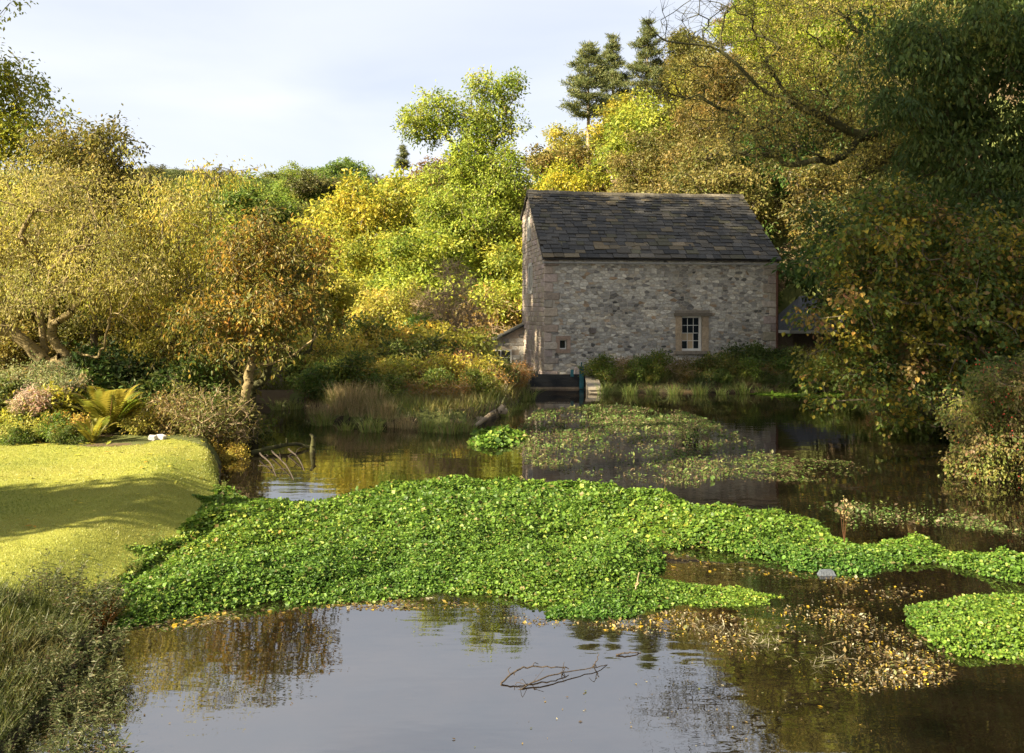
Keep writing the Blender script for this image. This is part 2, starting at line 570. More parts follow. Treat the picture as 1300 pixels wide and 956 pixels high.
class Skeleton:
    def __init__(s):
        s.p, s.par, s.w = [], [], []
    def path(s, pts, parent=-1, fixed=None):
        for k, q in enumerate(pts):
            s.p.append(np.asarray(q, float))
            s.par.append(parent)
            s.w.append(0.0)
            parent = len(s.p) - 1
        return parent
    def limb(s, pts, r, n=4, jit=0.02):
        "a given limb: starts at the nearest existing node"
        if s.p:
            P = np.array(s.p)
            k = int(((P - pts[0]) ** 2).sum(1).argmin())
            q = smooth_path([P[k]] + list(pts), n, jit, r)[1:]
            return s.path(q, k)
        return s.path(smooth_path(pts, n, jit, r), -1)
    def reach(s, target, r, seg=0.5, jit=0.06, bend=0.3, skip=0):
        P = np.array(s.p)
        d = np.linalg.norm(P - target, axis=1)
        up = np.maximum(P[:, 2] - target[2], 0)
        cost = d + 0.8 * up + 0.15 * s.depth(P)
        cost[:skip] += 1e3
        k = int(cost.argmin())
        a = P[k]
        pk = s.par[k]
        dirp = unit(a - P[pk]) if pk >= 0 else np.array([0, 0, 1.])
        L = d[k]
        n = max(2, int(L / seg))
        c = a + dirp * L * bend + np.array([0, 0, 0.12 * L])
        t = np.linspace(0, 1, n + 1)[1:, None]
        q = (1-t)**2 * a + 2*t*(1-t) * c + t*t * target
        q[:-1] += r.normal(0, jit * min(1, L), (n - 1, 3))
        return s.path(q, k)
    def depth(s, P):
        return np.linalg.norm(P - P[0], axis=1)
    def radii(s, tip, expo=0.5):
        n = len(s.p)
        cnt = np.zeros(n)
        haschild = np.zeros(n, bool)
        for i in range(n):
            if s.par[i] >= 0: haschild[s.par[i]] = True
        for i in range(n - 1, -1, -1):
            if not haschild[i]: cnt[i] += 1
            if s.par[i] >= 0: cnt[s.par[i]] += cnt[i]
        return tip * cnt ** expo
    def skin(s, mb, tip, expo=0.5, r0=None, taper_base=None):
        P = np.array(s.p)
        par = np.array(s.par)
        R = s.radii(tip, expo)
        if r0: R = R * 1.0; R = np.minimum(R, r0); R = tip + (R - tip) * (r0 - tip) / max(R.max() - tip, 1e-6)
        e = np.where(par >= 0)[0]
        P0, P1, R1 = P[par[e]], P[e], R[e]
        R0 = np.minimum(R[par[e]], R1 * 1.35)
        ext = unit(P1 - P0) * (R1 * 0.25)[:, None]
        big = R1 > 0.035
        if big.any(): tubes(mb, P0[big], (P1 + ext)[big], R0[big], R1[big], 8)
        if (~big).any(): tubes(mb, P0[~big], P1[~big], R0[~big], R1[~big], 4)
        return R

def in_lobes(lobes, n, r, shell=0.35, mind=0.0, bough=7, ragged=.26):
    "spread points through a union of ellipsoids (cx,cy,cz,rx,ry,rz), denser towards the outside"
    lob = np.array(lobes, float)
    vol = (lob[:, 3] * lob[:, 4] * lob[:, 5]) ** 0.8
    out = np.zeros((0, 3))
    tries = 0
    while len(out) < n and tries < 60:
        tries += 1
        if tries == 1:                         # main boughs first, the clumps gather round them
            m = max(len(lob), n // bough)
            k = np.concatenate([np.arange(len(lob)), r.choice(len(lob), m - len(lob), p=vol / vol.sum())])
            d = unit(r.normal(size=(m, 3)))
            rad = 0.78 * (shell ** 3 + (1 - shell ** 3) * r.uniform(size=(m, 1))) ** (1 / 3)
            C = lob[k, :3] + d * rad * lob[k, 3:]
            S = lob[k, 3:] * ragged
        j = r.integers(0, len(C), n)
        q = C[j] + r.normal(size=(n, 3)) * S[j] * [1, 1, 0.7]
        for p in q:
            if len(out) >= n: break
            if mind == 0 or len(out) == 0 or ((out - p) ** 2).sum(1).min() > mind * mind:
                out = np.concatenate([out, p[None]])
        mind *= 0.93
    return out

def make_tree(name, label, cat, group, base, lobes, r, n_clumps=120, clump=0.5, per=120, leaf=0.1, wr=0.5, pal=None, flat=0.65,
              droop=0.2, tip=0.008, expo=0.5, r0=None, limbs=None, trunk_to=None, bark='bark', mat='leaf', big=False, twigs=3,
              mind=0.6, shell=0.35, up=0.8, cvar=0.18, bare=0.0, seg=0.5, twig_r=None, outward=0.6, parts=('trunk', 'crown'), jit=0.06, k_=1.0, bough=7, ragged=.26, bare_lobes=None):
    """one tree: trunk with limbs reaching every leaf clump of the crown, and the crown of single leaves.
    lobes, limbs, base in world coordinates; the mesh is stored relative to the base"""
    base = np.asarray(base, float)
    clump, mind, tip, seg, leaf, per = clump * k_, mind * k_, tip * k_, seg * k_, leaf * (.15 + .85 * k_) if k_ > 1 else leaf, per * (1.15 if k_ > 1 else 1)
    if r0: r0 = r0 * k_
    lob = np.array(lobes, float)
    lob[:, :3] -= base
    root = empty(name, base)
    tag(root, label, cat, group)
    T = in_lobes(lob, n_clumps, r, shell, mind, bough, ragged)
    sk = Skeleton()
    if limbs:
        for lb in limbs:
            sk.limb([np.asarray(q, float) - base for q in lb], r)
    else:
        c = lob[:, :3].mean(0)
        top = np.asarray(trunk_to, float) - base if trunk_to is not None else np.array([c[0] * 0.6, c[1] * 0.6, c[2]])
        q = smooth_path([(0, 0, -0.15), top * 0.35 + r.normal(0, 0.06, 3) * [1, 1, 0] * top[2] * 0.3, top * 0.7 + r.normal(0, 0.05, 3) * [1, 1, 0] * top[2] * 0.3, top], 4)
        sk.path(q)
    fork = sk.p[len(sk.p) // 2] if not limbs else sk.p[min(4, len(sk.p) - 1)]
    order = np.linalg.norm(T - fork, axis=1).argsort()
    mt = MB()
    tipn = np.zeros(len(T), int)
    for k in order:
        tipn[k] = sk.reach(T[k], r, seg=seg, jit=jit, skip=2)
    sk.skin(mt, tip, expo, r0)
    P = np.array(sk.p)
    pd = unit(T - P[np.array(sk.par)[tipn]])
    # twigs fan out from each clump's branch end
    tr = twig_r or tip * 0.55
    if twigs:
        nt = len(T) * twigs
        k = np.repeat(np.arange(len(T)), twigs)
        d = unit(pd[k] * 0.7 + r.normal(size=(nt, 3)) * 0.8 + [0, 0, 0.15])
        e = T[k] + d * clump * r.uniform(0.6, 1.25, (nt, 1)) - np.array([0, 0, 1.0]) * droop * clump * 0.4
        m_ = (T[k] + e) / 2 + r.normal(0, 0.1 * clump, (nt, 3))
        tubes(mt, T[k], m_, np.full(nt, tr), np.full(nt, tr * 0.75), 3)
        tubes(mt, m_, e, np.full(nt, tr * 0.75), np.full(nt, tr * 0.3), 3)
    mt.build(parts[0], M[bark], root, smooth=True)
    # leaves
    lf = r.uniform(size=len(T)) >= bare
    for q in (bare_lobes or []):
        q = np.array(q, float)
        lf &= (((T + base - q[:3]) / (q[3:] * 1.25)) ** 2).sum(1) > 1
    leafy = np.where(lf)[0]
    if per and len(leafy):
        cnt = np.maximum(3, r.normal(per, per * 0.3, len(leafy))).astype(int)
        k = np.repeat(leafy, cnt)
        n = len(k)
        g = r.normal(size=(n, 3))
        g = g / np.maximum(1, np.linalg.norm(g, axis=1, keepdims=True) / 1.9)
        off = g * clump * 0.55 * [1, 1, flat]
        if twigs:
            # most leaves sit along a twig of their clump
            tw = np.where(r.uniform(size=n) < 0.7)[0]
            j = k[tw] * twigs + r.integers(0, twigs, len(tw))
            pos_t = np.concatenate([T[k[tw]] + (m_[j] - T[k[tw]]) * r.uniform(0.2, 1, (len(tw), 1)), ])
            half = r.uniform(size=(len(tw), 1)) < 0.6
            pos_t = np.where(half, m_[j] + (e[j] - m_[j]) * r.uniform(0, 1.05, (len(tw), 1)), pos_t)
            off[tw] = pos_t - T[k[tw]] + r.normal(0, 0.13 * clump + 0.3 * leaf, (len(tw), 3))
        pos = T[k] + off
        dd = unit(unit(off) * outward + r.normal(size=(n, 3)) * 0.6 + [0, 0, -droop * 1.5])
        nn = r.normal(size=(n, 3)) * 0.6 + [0, 0, up] + unit(off) * 0.3
        L = leaf * r.uniform(0.65, 1.3, n)
        tn = pick(pal, n, r) * r.uniform(0.75, 1.25, (n, 1))
        cv = 1 + r.normal(0, cvar, (len(T), 1)) * [1.0, 0.8, 0.6]
        mixk = pick(pal, len(T), r)
        tn = (0.6 * tn + 0.4 * mixk[k]) * np.clip(cv[k], 0.6, 1.5)
        mc = MB()
        leaf_faces(mc, pos, dd, nn, L, wr, np.clip(tn, 0.003, 0.8), 0.1, big)
        mc.build(parts[1], M[mat], root)
    return root

def lob(px, py, rx, ry, Y, dy=0.0, deep=1.0):
    "an ellipsoid of foliage of rx x ry photograph pixels, Y metres ahead"
    c = at(px, py, Y + dy)
    k = (Y + dy) / FPX
    return (c[0], c[1], c[2], rx * k, 0.5 * (rx + ry) * k * deep, ry * k)

PAL = {
 'gold':   [(5,(.46,.39,.06)),(4,(.36,.35,.05)),(3,(.25,.27,.04)),(1,(.55,.45,.15)),(.7,(.46,.26,.04))],
 'palegold':[(5,(.47,.41,.09)),(3,(.36,.34,.06)),(2,(.24,.25,.04)),(2,(.60,.50,.24))],
 'ygreen': [(5,(.32,.33,.035)),(3,(.42,.36,.045)),(3,(.20,.25,.03)),(1,(.12,.16,.02))],
 'ash':    [(5,(.26,.33,.035)),(3,(.34,.37,.05)),(3,(.14,.20,.025)),(1,(.42,.36,.06))],
 'olive':  [(4,(.16,.15,.03)),(3,(.22,.18,.035)),(2,(.10,.11,.025)),(1,(.28,.19,.05))],
 'brown':  [(4,(.21,.145,.045)),(3,(.16,.13,.035)),(2,(.27,.18,.055)),(3,(.14,.14,.03))],
 'copper': [(4,(.32,.17,.05)),(3,(.24,.13,.04)),(2,(.36,.24,.07)),(2,(.16,.14,.03))],
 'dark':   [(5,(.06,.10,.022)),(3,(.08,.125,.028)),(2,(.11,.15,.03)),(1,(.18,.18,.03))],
 'ivy':    [(5,(.03,.05,.015)),(3,(.05,.075,.02)),(1,(.10,.12,.03))],
 'hazel':  [(7,(.075,.115,.018)),(4,(.115,.145,.02)),(1.4,(.38,.27,.025)),(2,(.28,.21,.025)),(1,(.30,.14,.06)),(2,(.055,.085,.018))],
 'cherry': [(5,(.08,.10,.02)),(2,(.36,.19,.03)),(2,(.40,.29,.05)),(4,(.19,.18,.03)),(.6,(.32,.14,.03))],
 'berry':  [(5,(.12,.15,.03)),(3,(.20,.19,.04)),(2,(.22,.13,.06)),(1,(.07,.10,.02))],
 'beech':  [(4,(.30,.25,.05)),(3,(.22,.20,.04)),(3,(.38,.30,.08)),(2,(.13,.14,.03))],
 'pine':   [(4,(.12,.14,.045)),(3,(.17,.17,.055)),(2,(.07,.10,.035))],
 'bush':   [(5,(.10,.15,.025)),(3,(.15,.19,.03)),(2,(.22,.20,.04)),(1,(.06,.09,.02))],
 'cress':  [(6,(.11,.195,.02)),(4,(.15,.24,.028)),(5,(.06,.12,.014)),(1.5,(.26,.31,.05)),(.5,(.20,.16,.05))],
 'variegated':[(4,(.30,.33,.14)),(3,(.18,.22,.06)),(2,(.48,.46,.26)),(1,(.45,.25,.16))],
 'pink':   [(4,(.62,.42,.34)),(3,(.60,.50,.40)),(2,(.55,.28,.20)),(2,(.35,.36,.14))],
 'fern':   [(4,(.24,.25,.035)),(3,(.32,.28,.04)),(2,(.15,.19,.03)),(1,(.36,.24,.05))],
 'straw':  [(4,(.36,.27,.13)),(3,(.28,.20,.09)),(2,(.22,.21,.07))],
}
# ------------------------------------------------------------------ the mill
MA = math.radians(8.5)
MO = np.array([1.36, 36.0, 0.40])
MU, MV = np.array([math.cos(MA), math.sin(MA), 0]), np.array([-math.sin(MA), math.cos(MA), 0])
MW, MD, EAVE, RIDGE_Y, RIDGE_Z, BACK_Z = 10.4, 5.7, 5.08, 3.8, 8.22, 7.3
mill = empty('mill', MO, MA)
tag(mill, 'stone mill with stone slate roof and sash window above the sluice', 'mill')

STONES = np.array([(.50,.475,.42),(.43,.41,.365),(.31,.295,.27),(.56,.53,.46),(.45,.40,.32),(.21,.20,.185),(.37,.29,.21),(.62,.585,.51),(.36,.345,.315),(.12,.117,.11),(.33,.24,.16)])
STW = np.array([6,6,4,4,3,1.6,1.0,2.5,4,.7,0.5])
def stone_tint(r):
    return STONES[r.choice(len(STONES), p=STW / STW.sum())] * r.uniform(0.85, 1.15)

def stain(x, z):
    "soot and damp marks of the front wall: below the eave streaks and over the window"
    s = 1.0
    s *= 1 - 0.42 * math.exp(-((x - 6.45 + 0.1 * z) / 0.42) ** 2) * (1 if 2.6 < z < 4.7 else 0)
    s *= 1 - 0.38 * math.exp(-((x - 8.0) / 0.16) ** 2) * (1 if z > 2.8 else 0)
    s *= 1 - 0.30 * math.exp(-((x - 3.2) / 1.3) ** 2 - ((z - 2.9) / 0.8) ** 2)
    return s

def stone_mb(c0, c1, depth, r, frame, tint, mb=None, rough=0.22, back=0.0):
    "one rounded, uneven stone filling a cell of a wall; frame maps (s, z, out) to 3-D"
    mb = mb or MB()
    (s0, z0), (s1, z1) = c0, c1
    w, h = s1 - s0, z1 - z0
    q = rough * min(w, h)
    k = r.uniform(0.5, 1.5, 8) * q
    ring = [(s0 + k[0], z0), (s1 - k[1], z0), (s1, z0 + k[2]), (s1, z1 - k[3]), (s1 - k[4], z1), (s0 + k[5], z1), (s0, z1 - k[6]), (s0, z0 + k[7])]
    cx, cz = (s0 + s1) / 2, (z0 + z1) / 2
    ring = np.array(ring) + r.normal(0, 0.008, (8, 2))
    ins = 1 - min(0.4, 0.022 / min(w, h) * 2)
    front = np.array([cx, cz]) + (ring - [cx, cz]) * ins
    tilt = r.normal(0, 0.006, 2)
    V = [frame(a, b, -back) for a, b in ring] + [frame(a, b, depth + (a - cx) * tilt[0] + (b - cz) * tilt[1]) for a, b in front]
    mb.add(V, [tuple(range(8, 16))], tint)
    mb.V[-1] = np.array(V)
    j = np.arange(8)
    F = np.stack([j, (j + 1) % 8, (j + 1) % 8 + 8, j + 8], 1)
    mb.add(V, F, tint)
    return mb

fr_front = lambda s, z, o: (s, -o, z)
fr_gable = lambda s, z, o: (-o, s, z)
def roof_z(y):
    return EAVE + (RIDGE_Z - EAVE) * y / RIDGE_Y if y <= RIDGE_Y else RIDGE_Z + (BACK_Z - RIDGE_Z) * (y - RIDGE_Y) / (MD - RIDGE_Y)

# openings of the front wall (local x, z): main window, little window
WX0, WX1, WZ0, WZ1 = 6.03, 6.96, 1.03, 2.54
holes = [(5.75, 7.26, 0.88, 2.76), (0.52, 1.10, 1.00, 1.68), (3.45, 4.95, 0.0, 0.36)]
# wall core: front with holes is built from boxes so that the openings are real
fw = MB()
xs = sorted({0.0, MW, WX0, WX1, 0.66, 0.96})
zs = sorted({-0.6, EAVE, WZ0, WZ1, 1.14, 1.54})
for i in range(len(xs) - 1):
    for j in range(len(zs) - 1):
        cx, cz = (xs[i] + xs[i+1]) / 2, (zs[j] + zs[j+1]) / 2
        if WX0 < cx < WX1 and WZ0 < cz < WZ1 or 0.66 < cx < 0.96 and 1.14 < cz < 1.54:
            continue
        fw.box((xs[i], 0, zs[j]), (xs[i+1], 0.45, zs[j+1]))
front_wall = fw.build('front_wall', M['mortar'], mill)

r = np.random.default_rng(101)
def rubble(x0, x1, z0, z1, dx, dz, r, squash=1.9):
    "irregular stones: the Voronoi cells of jittered seeds, flatter than wide; returns polygons in (s, z)"
    seeds = []
    z, row = z0 - dz, 0
    while z < z1 + dz:
        x = x0 - dx * r.uniform(0.3, 1.3)
        hz = dz * r.uniform(.75, 1.3)
        while x < x1 + dx:
            seeds.append((x, z + r.normal(0, .16) * dz))
            x += dx * (r.uniform(.4, 1.2) if r.uniform() < .7 else r.uniform(1.3, 2.2))
        z += hz
        row += 1
    S = np.array(seeds)
    Q = S * [1, squash]
    out = []
    for i in range(len(S)):
        if not (x0 < S[i, 0] < x1 and z0 < S[i, 1] < z1): continue
        d2 = ((Q - Q[i]) ** 2).sum(1)
        nb = d2.argsort()[1:17]
        c = Q[i]
        poly = [(c[0] - 1, c[1] - 1), (c[0] + 1, c[1] - 1), (c[0] + 1, c[1] + 1), (c[0] - 1, c[1] + 1)]
        for j in nb:
            m, n = (Q[j] + c) / 2, Q[j] - c
            f = [(p[0] - m[0]) * n[0] + (p[1] - m[1]) * n[1] for p in poly]
            new = []
            for k in range(len(poly)):
                p, q, fp, fq = poly[k], poly[(k + 1) % len(poly)], f[k], f[(k + 1) % len(poly)]
                if fp <= 0: new.append(p)
                if (fp < 0) != (fq < 0):
                    t = fp / (fp - fq)
                    new.append((p[0] + (q[0] - p[0]) * t, p[1] + (q[1] - p[1]) * t))
            poly = new
            if len(poly) < 3: break
        if len(poly) < 4: continue
        P = np.array(poly) / [1, squash]
        # drop slivers, keep inside the wall
        P = P[[np.linalg.norm(P[k] - P[k - 1]) > .018 for k in range(len(P))]]
        if len(P) < 4: continue
        P = np.clip(P, [x0, z0], [x1, z1])
        out.append(P)
    return out

def poly_stone(P, depth, r, frame, tint, mb=None, gap=.009):
    mb = mb or MB()
    c = P.mean(0)
    d = np.linalg.norm(P - c, axis=1, keepdims=True)
    ring = c + (P - c) * (1 - gap / np.maximum(d, .03))
    front = c + (P - c) * np.clip(1 - (gap + .016) / np.maximum(d, .03), .3, 1) + r.normal(0, .004, P.shape)
    tl = r.normal(0, .08, 2)
    n = len(P)
    V = [frame(a, b, -.004) for a, b in ring] + [frame(a, b, depth + (a - c[0]) * tl[0] + (b - c[1]) * tl[1]) for a, b in front]
    mb.add(V, [tuple(range(n, 2 * n))], tint)
    j = np.arange(n)
    mb.add(V, np.stack([j, (j + 1) % n, (j + 1) % n + n, j + n], 1), tint)
    return mb
cells = [P for P in rubble(0.02, MW - .02, -.5, EAVE - .02, .205, .108, r)
         if not any(q[0] - .03 < P[:, 0].mean() < q[1] + .03 and q[2] - .03 < P[:, 1].mean() < q[3] + .03 for q in holes)]
# quoins at both corners and the big ashlar blocks low in the wall
quoins = []
z, k = -0.5, 0
while z < EAVE - 0.1:
    h = min(r.uniform(0.27, 0.42), EAVE - z)
    quoins.append((-0.012, z + 0.006, (0.62 if k % 2 else 0.36) + r.uniform(-.05, .05), z + h - 0.006))
    quoins.append((MW - (0.36 if k % 2 else 0.66) + r.uniform(-.05, .05), z + 0.006, MW + 0.012, z + h - 0.006))
    z += h
    k += 1
for x0, w, z0, h in [(1.95,.62,.42,.30),(2.62,.92,.38,.36),(3.58,.75,.42,.42),(4.36,.86,.40,.46),(5.25,.6,.30,.40),(1.3,.6,.05,.33),(2.0,.5,.02,.36),(5.0,.7,.72,.2)]:
    quoins.append((x0, z0, x0 + w - 0.015, z0 + h))
def clear(c):
    cx, cz = c[:, 0].mean(), c[:, 1].mean()
    return not any(q[0] - 0.02 < cx < q[2] + 0.02 and q[1] < cz < q[3] for q in quoins)
cells = [c for c in cells if clear(c)]
for c in quoins:
    if any(q[0] < (c[0]+c[2])/2 < q[1] and q[2] < (c[1]+c[3])/2 < q[3] for q in holes[:2]): continue
    t = np.array((.37, .32, .265)) * r.uniform(0.75, 1.2) * [1, r.uniform(.93, 1.05), r.uniform(.9, 1.08)]
    stone_mb((c[0], c[1]), (c[2], c[3]), 0.05 + r.uniform(0, .012), r, fr_front, t, rough=0.08).build('quoin', M['stone'], front_wall)
area = np.array([np.ptp(c[:, 0]) * np.ptp(c[:, 1]) for c in cells])
large = set(area.argsort()[::-1][:270].tolist())
rest = MB()
for i, c in enumerate(cells):
    t = stone_tint(r) * stain(*c.mean(0))
    dp = r.uniform(0.006, 0.034)
    if i in large:
        poly_stone(c, dp, r, fr_front, t).build('stone', M['stone'], front_wall)
    else:
        poly_stone(c, dp, r, fr_front, t, rest)
o = rest.build('small_rubble', M['stone'], front_wall)
o['kind'] = 'stuff'

# gable wall with its mullioned windows
gb = MB()
prof = [(0.452, -0.6), (MD, -0.6), (MD, BACK_Z), (RIDGE_Y, RIDGE_Z - 0.03), (0.452, roof_z(0.452) - 0.03)]
Vg = [(0.003, a, b) for a, b in prof] + [(0.45, a, b) for a, b in prof]
gb.add(Vg, [(0, 4, 3, 2, 1)])
gb.add(Vg, [(5, 6, 7, 8, 9)])
gb.add(Vg, [(i, (i + 1) % 5, (i + 1) % 5 + 5, i + 5) for i in range(5)])
gable = gb.build('gable_wall', M['mortar'], mill)
gh = [(2.75, 3.75, 3.55, 4.95), (3.35, 4.15, 6.0, 7.1)]
gs = MB()
z = -0.5
while z < RIDGE_Z - 0.1:
    h = r.uniform(0.16, 0.26)
    y = 0.0
    while y < MD:
        w = r.uniform(0.25, 0.6)
        b = min(y + w, MD)
        cy_, cz = (y + b) / 2, z + h / 2
        if b - y > 0.1 and z + h < min(roof_z(y + 0.001), roof_z(b)) + 0.08 and not any(q[0] < cy_ < q[1] and q[2] < cz < q[3] for q in gh):
            t = np.array((.36, .30, .25)) * r.uniform(0.75, 1.2) * [1, r.uniform(.94, 1.04), r.uniform(.9, 1.06)]
            stone_mb((y + .006, z + .006), (b - .006, z + h - .006), r.uniform(.012, .035), r, fr_gable, t, gs, rough=0.12)
        y += w
    z += h
o = gs.build('coursed_stone', M['stone'], gable)
o['kind'] = 'stuff'
for (y0, y1, z0, z1) in gh:
    m = MB()
    for (a, b, c, d) in [(y0, y0 + .14, z0, z1), (y1 - .14, y1, z0, z1), ((y0+y1)/2 - .06, (y0+y1)/2 + .06, z0 + .14, z1 - .14), (y0, y1, z1 - .14, z1), (y0, y1, z0, z0 + .14)]:
        m.box((-0.05, a, c), (0.02, b, d), (.52, .50, .44))
    w_ = m.build('mullioned_window', M['stone'], mill)
    g = MB()
    g.box((-0.012, y0 + .14, z0 + .14), (0.0, y1 - .14, z1 - .14))
    g.build('pane', M['glass'], w_)

# other walls
m = MB(); m.box((MW - 0.45, 0.452, -0.6), (MW - 0.003, MD, EAVE))
Vr = [(MW - .42, 0.45, EAVE), (MW - .42, MD, EAVE), (MW - .42, MD, BACK_Z), (MW - .42, RIDGE_Y, RIDGE_Z - .03), (MW - .003, 0.45, EAVE), (MW - .003, MD, EAVE), (MW - .003, MD, BACK_Z), (MW - .003, RIDGE_Y, RIDGE_Z - .03)]
m.add(Vr, [(0, 3, 2, 1), (4, 5, 6, 7), (0, 4, 7, 3), (3, 7, 6, 2), (2, 6, 5, 1)])
m.build('end_wall', M['mortar'], mill)
m = MB(); m.box((0.45, MD - 0.45, -0.6), (MW - 0.45, MD, BACK_Z)); m.build('back_wall', M['mortar'], mill)

# roof deck, slates, ridge
sl = math.atan2(RIDGE_Z - EAVE, RIDGE_Y)
ov = 0.20
e0 = np.array([0, -ov, EAVE - ov * math.tan(sl)])
LEN = math.hypot(RIDGE_Y + ov, (RIDGE_Y + ov) * math.tan(sl))
ca, sa = math.cos(sl), math.sin(sl)
def on_roof(x, t, n):
    n = n - .05 * math.sin(math.pi * min(max(x / MW, 0), 1)) * t / LEN + .012 * math.sin(x * 2.3 + t)     # the old roof sags and waves a little
    return (x, e0[1] + t * ca - n * sa, e0[2] + t * sa + n * ca)
rf = MB()
A, B = -0.10, MW + 0.10
Vd = [on_roof(A, 0, 0), on_roof(B, 0, 0), on_roof(B, LEN, 0), on_roof(A, LEN, 0), on_roof(A, 0, .05), on_roof(B, 0, .05), on_roof(B, LEN, .05), on_roof(A, LEN, .05)]
box_f = [(0,3,2,1),(4,5,6,7),(0,1,5,4),(1,2,6,5),(2,3,7,6),(3,0,4,7)]
rf.add(Vd, box_f, (.06, .055, .05))
yb, zb = MD + 0.2, BACK_Z - 0.1
ry, rz = RIDGE_Y, RIDGE_Z + 0.02
Vb = [(A, yb, zb), (B, yb, zb), (B, ry, rz), (A, ry, rz), (A, yb, zb + .1), (B, yb, zb + .1), (B, ry, rz + .08), (A, ry, rz + .08)]
rf.add(Vb, box_f, (.06, .055, .05))
roof = rf.build('roof', M['slate'], mill)
sv = []
for k in range(5):
    m = MB()
    x0, x1 = -0.5 + r.uniform(0, .02), 0.5 - r.uniform(0, .02)
    V8 = np.array([(x0,0,0),(x1,r.uniform(-.05,.05),0),(x1,1,0),(x0,1,0),(x0,r.uniform(-.03,.03),1),(x1,r.uniform(-.05,.05),1),(x1,1,1),(x0,1,1)])
    m.add(V8, box_f)
    sv.append(m.mesh('slate', M['slate']))
SL = np.array([(.098,.092,.082),(.072,.070,.066),(.125,.11,.086),(.16,.13,.082),(.20,.155,.092),(.105,.098,.062),(.055,.055,.053),(.28,.22,.14)])
SLW = np.array([6,5,3,1.4,.6,2,3,.12])
slates, t = [], 0.0
row = 0
while t < LEN - 0.1:
    ex = 0.31 - 0.12 * t / LEN
    x = A - r.uniform(0, 0.3)
    while x < B:
        w = (0.50 - 0.2 * t / LEN) * r.uniform(0.6, 1.45)
        a, b = max(x, A), min(x + w, B)
        if b - a > 0.12:
            slates.append((a, b, t, min(ex * 1.55, LEN - t + .05)))
        x += w
    t += ex
    row += 1
big_s = set(np.argsort([-(s[1] - s[0]) * s[3] for s in slates])[:292].tolist())
rs = MB()
for i, (a, b, t, ln) in enumerate(slates):
    moss = 1.4 if t < 1.2 and r.uniform() < .3 else 1.0
    col = SL[r.choice(len(SL), p=SLW / SLW.sum())] * r.uniform(.85, 1.15) * moss * .62
    lift = 0.075 + r.uniform(0, .014)
    if r.uniform() < .05: t = max(0, t - r.uniform(.03, .07))
    th, wd = r.uniform(.028, .045), b - a - 0.012
    tilt = 0.075
    if i in big_s:
        o = link('slate', sv[i % 5], roof)
        o.location = on_roof((a + b) / 2, t + r.uniform(-.012, .012), lift + .035)
        o.rotation_euler = (sl - tilt, r.normal(0, .006), 0)
        o.scale = (wd, ln, th)
        o.color = (*col, 1)
    else:
        V8 = [on_roof(xx, t + tt, nn) for xx, tt, nn in [(a,0,lift+.035),(b-.012,0,lift+.035),(b-.012,ln,lift-.02),(a,ln,lift-.02),(a,0,lift+.035+th),(b-.012,0,lift+.035+th),(b-.012,ln,lift-.02+th),(a,ln,lift-.02+th)]]
        rs.add(V8, box_f, col)
o = rs.build('narrow_slates', M['slate'], roof)
o['kind'] = 'stuff'
x = A
while x < B - 0.05:
    w = min(r.uniform(.42, .6), B - x)
    m = MB()
    h = 0.17
    zt = RIDGE_Z + 0.14 + r.uniform(-.012, .014) - .05 * math.sin(math.pi * min(max(x / MW, 0), 1))
    P_ = [(x, ry - .24, zt - .16), (x, ry, zt + .05), (x, ry + .24, zt - .12), (x + w - .01, ry - .24, zt - .16), (x + w - .01, ry, zt + .05), (x + w - .01, ry + .24, zt - .12)]
    m.add(P_, [(0, 3, 4, 1), (1, 4, 5, 2), (0, 2, 5, 3)])
    m.add(P_, [(0, 1, 2), (3, 5, 4)])
    o = m.build('ridge_stone', M['slate'], roof)
    o.color = (*(np.array((.14, .12, .085)) * r.uniform(.6, 1.2)), 1)
    x += w

# gutter, brackets, downpipe
m = MB()
gyc, gzc = -0.30, EAVE - 0.26
an = np.linspace(math.pi, 2 * math.pi, 7)
pr = [(gyc + .075 * math.cos(q), gzc + .075 * math.sin(q)) for q in an] + [(gyc + .062 * math.cos(q), gzc + .062 * math.sin(q)) for q in an[::-1]]
Vg = [(A, a, b) for a, b in pr] + [(B, a, b) for a, b in pr]
n_ = len(pr)
m.add(Vg, [(i, (i + 1) % n_, (i + 1) % n_ + n_, i + n_) for i in range(n_)])
gut = m.build('gutter', M['gutter'], mill)
for x in np.arange(0.3, MW, 1.2):
    m = MB(); m.box((x, gyc + .076, gzc - .06), (x + .04, 0.02, gzc - .02)); m.build('bracket', M['gutter'], gut)
m = MB()
polytube(m, [(MW - .03, gyc, gzc - .06), (MW - .03, gyc + .03, gzc - .2), (MW - .03, -.10, gzc - .42), (MW - .03, -.10, 0.0)], .055, .055, 8)
m.build('downpipe', M['brownpipe'], mill, smooth=True)

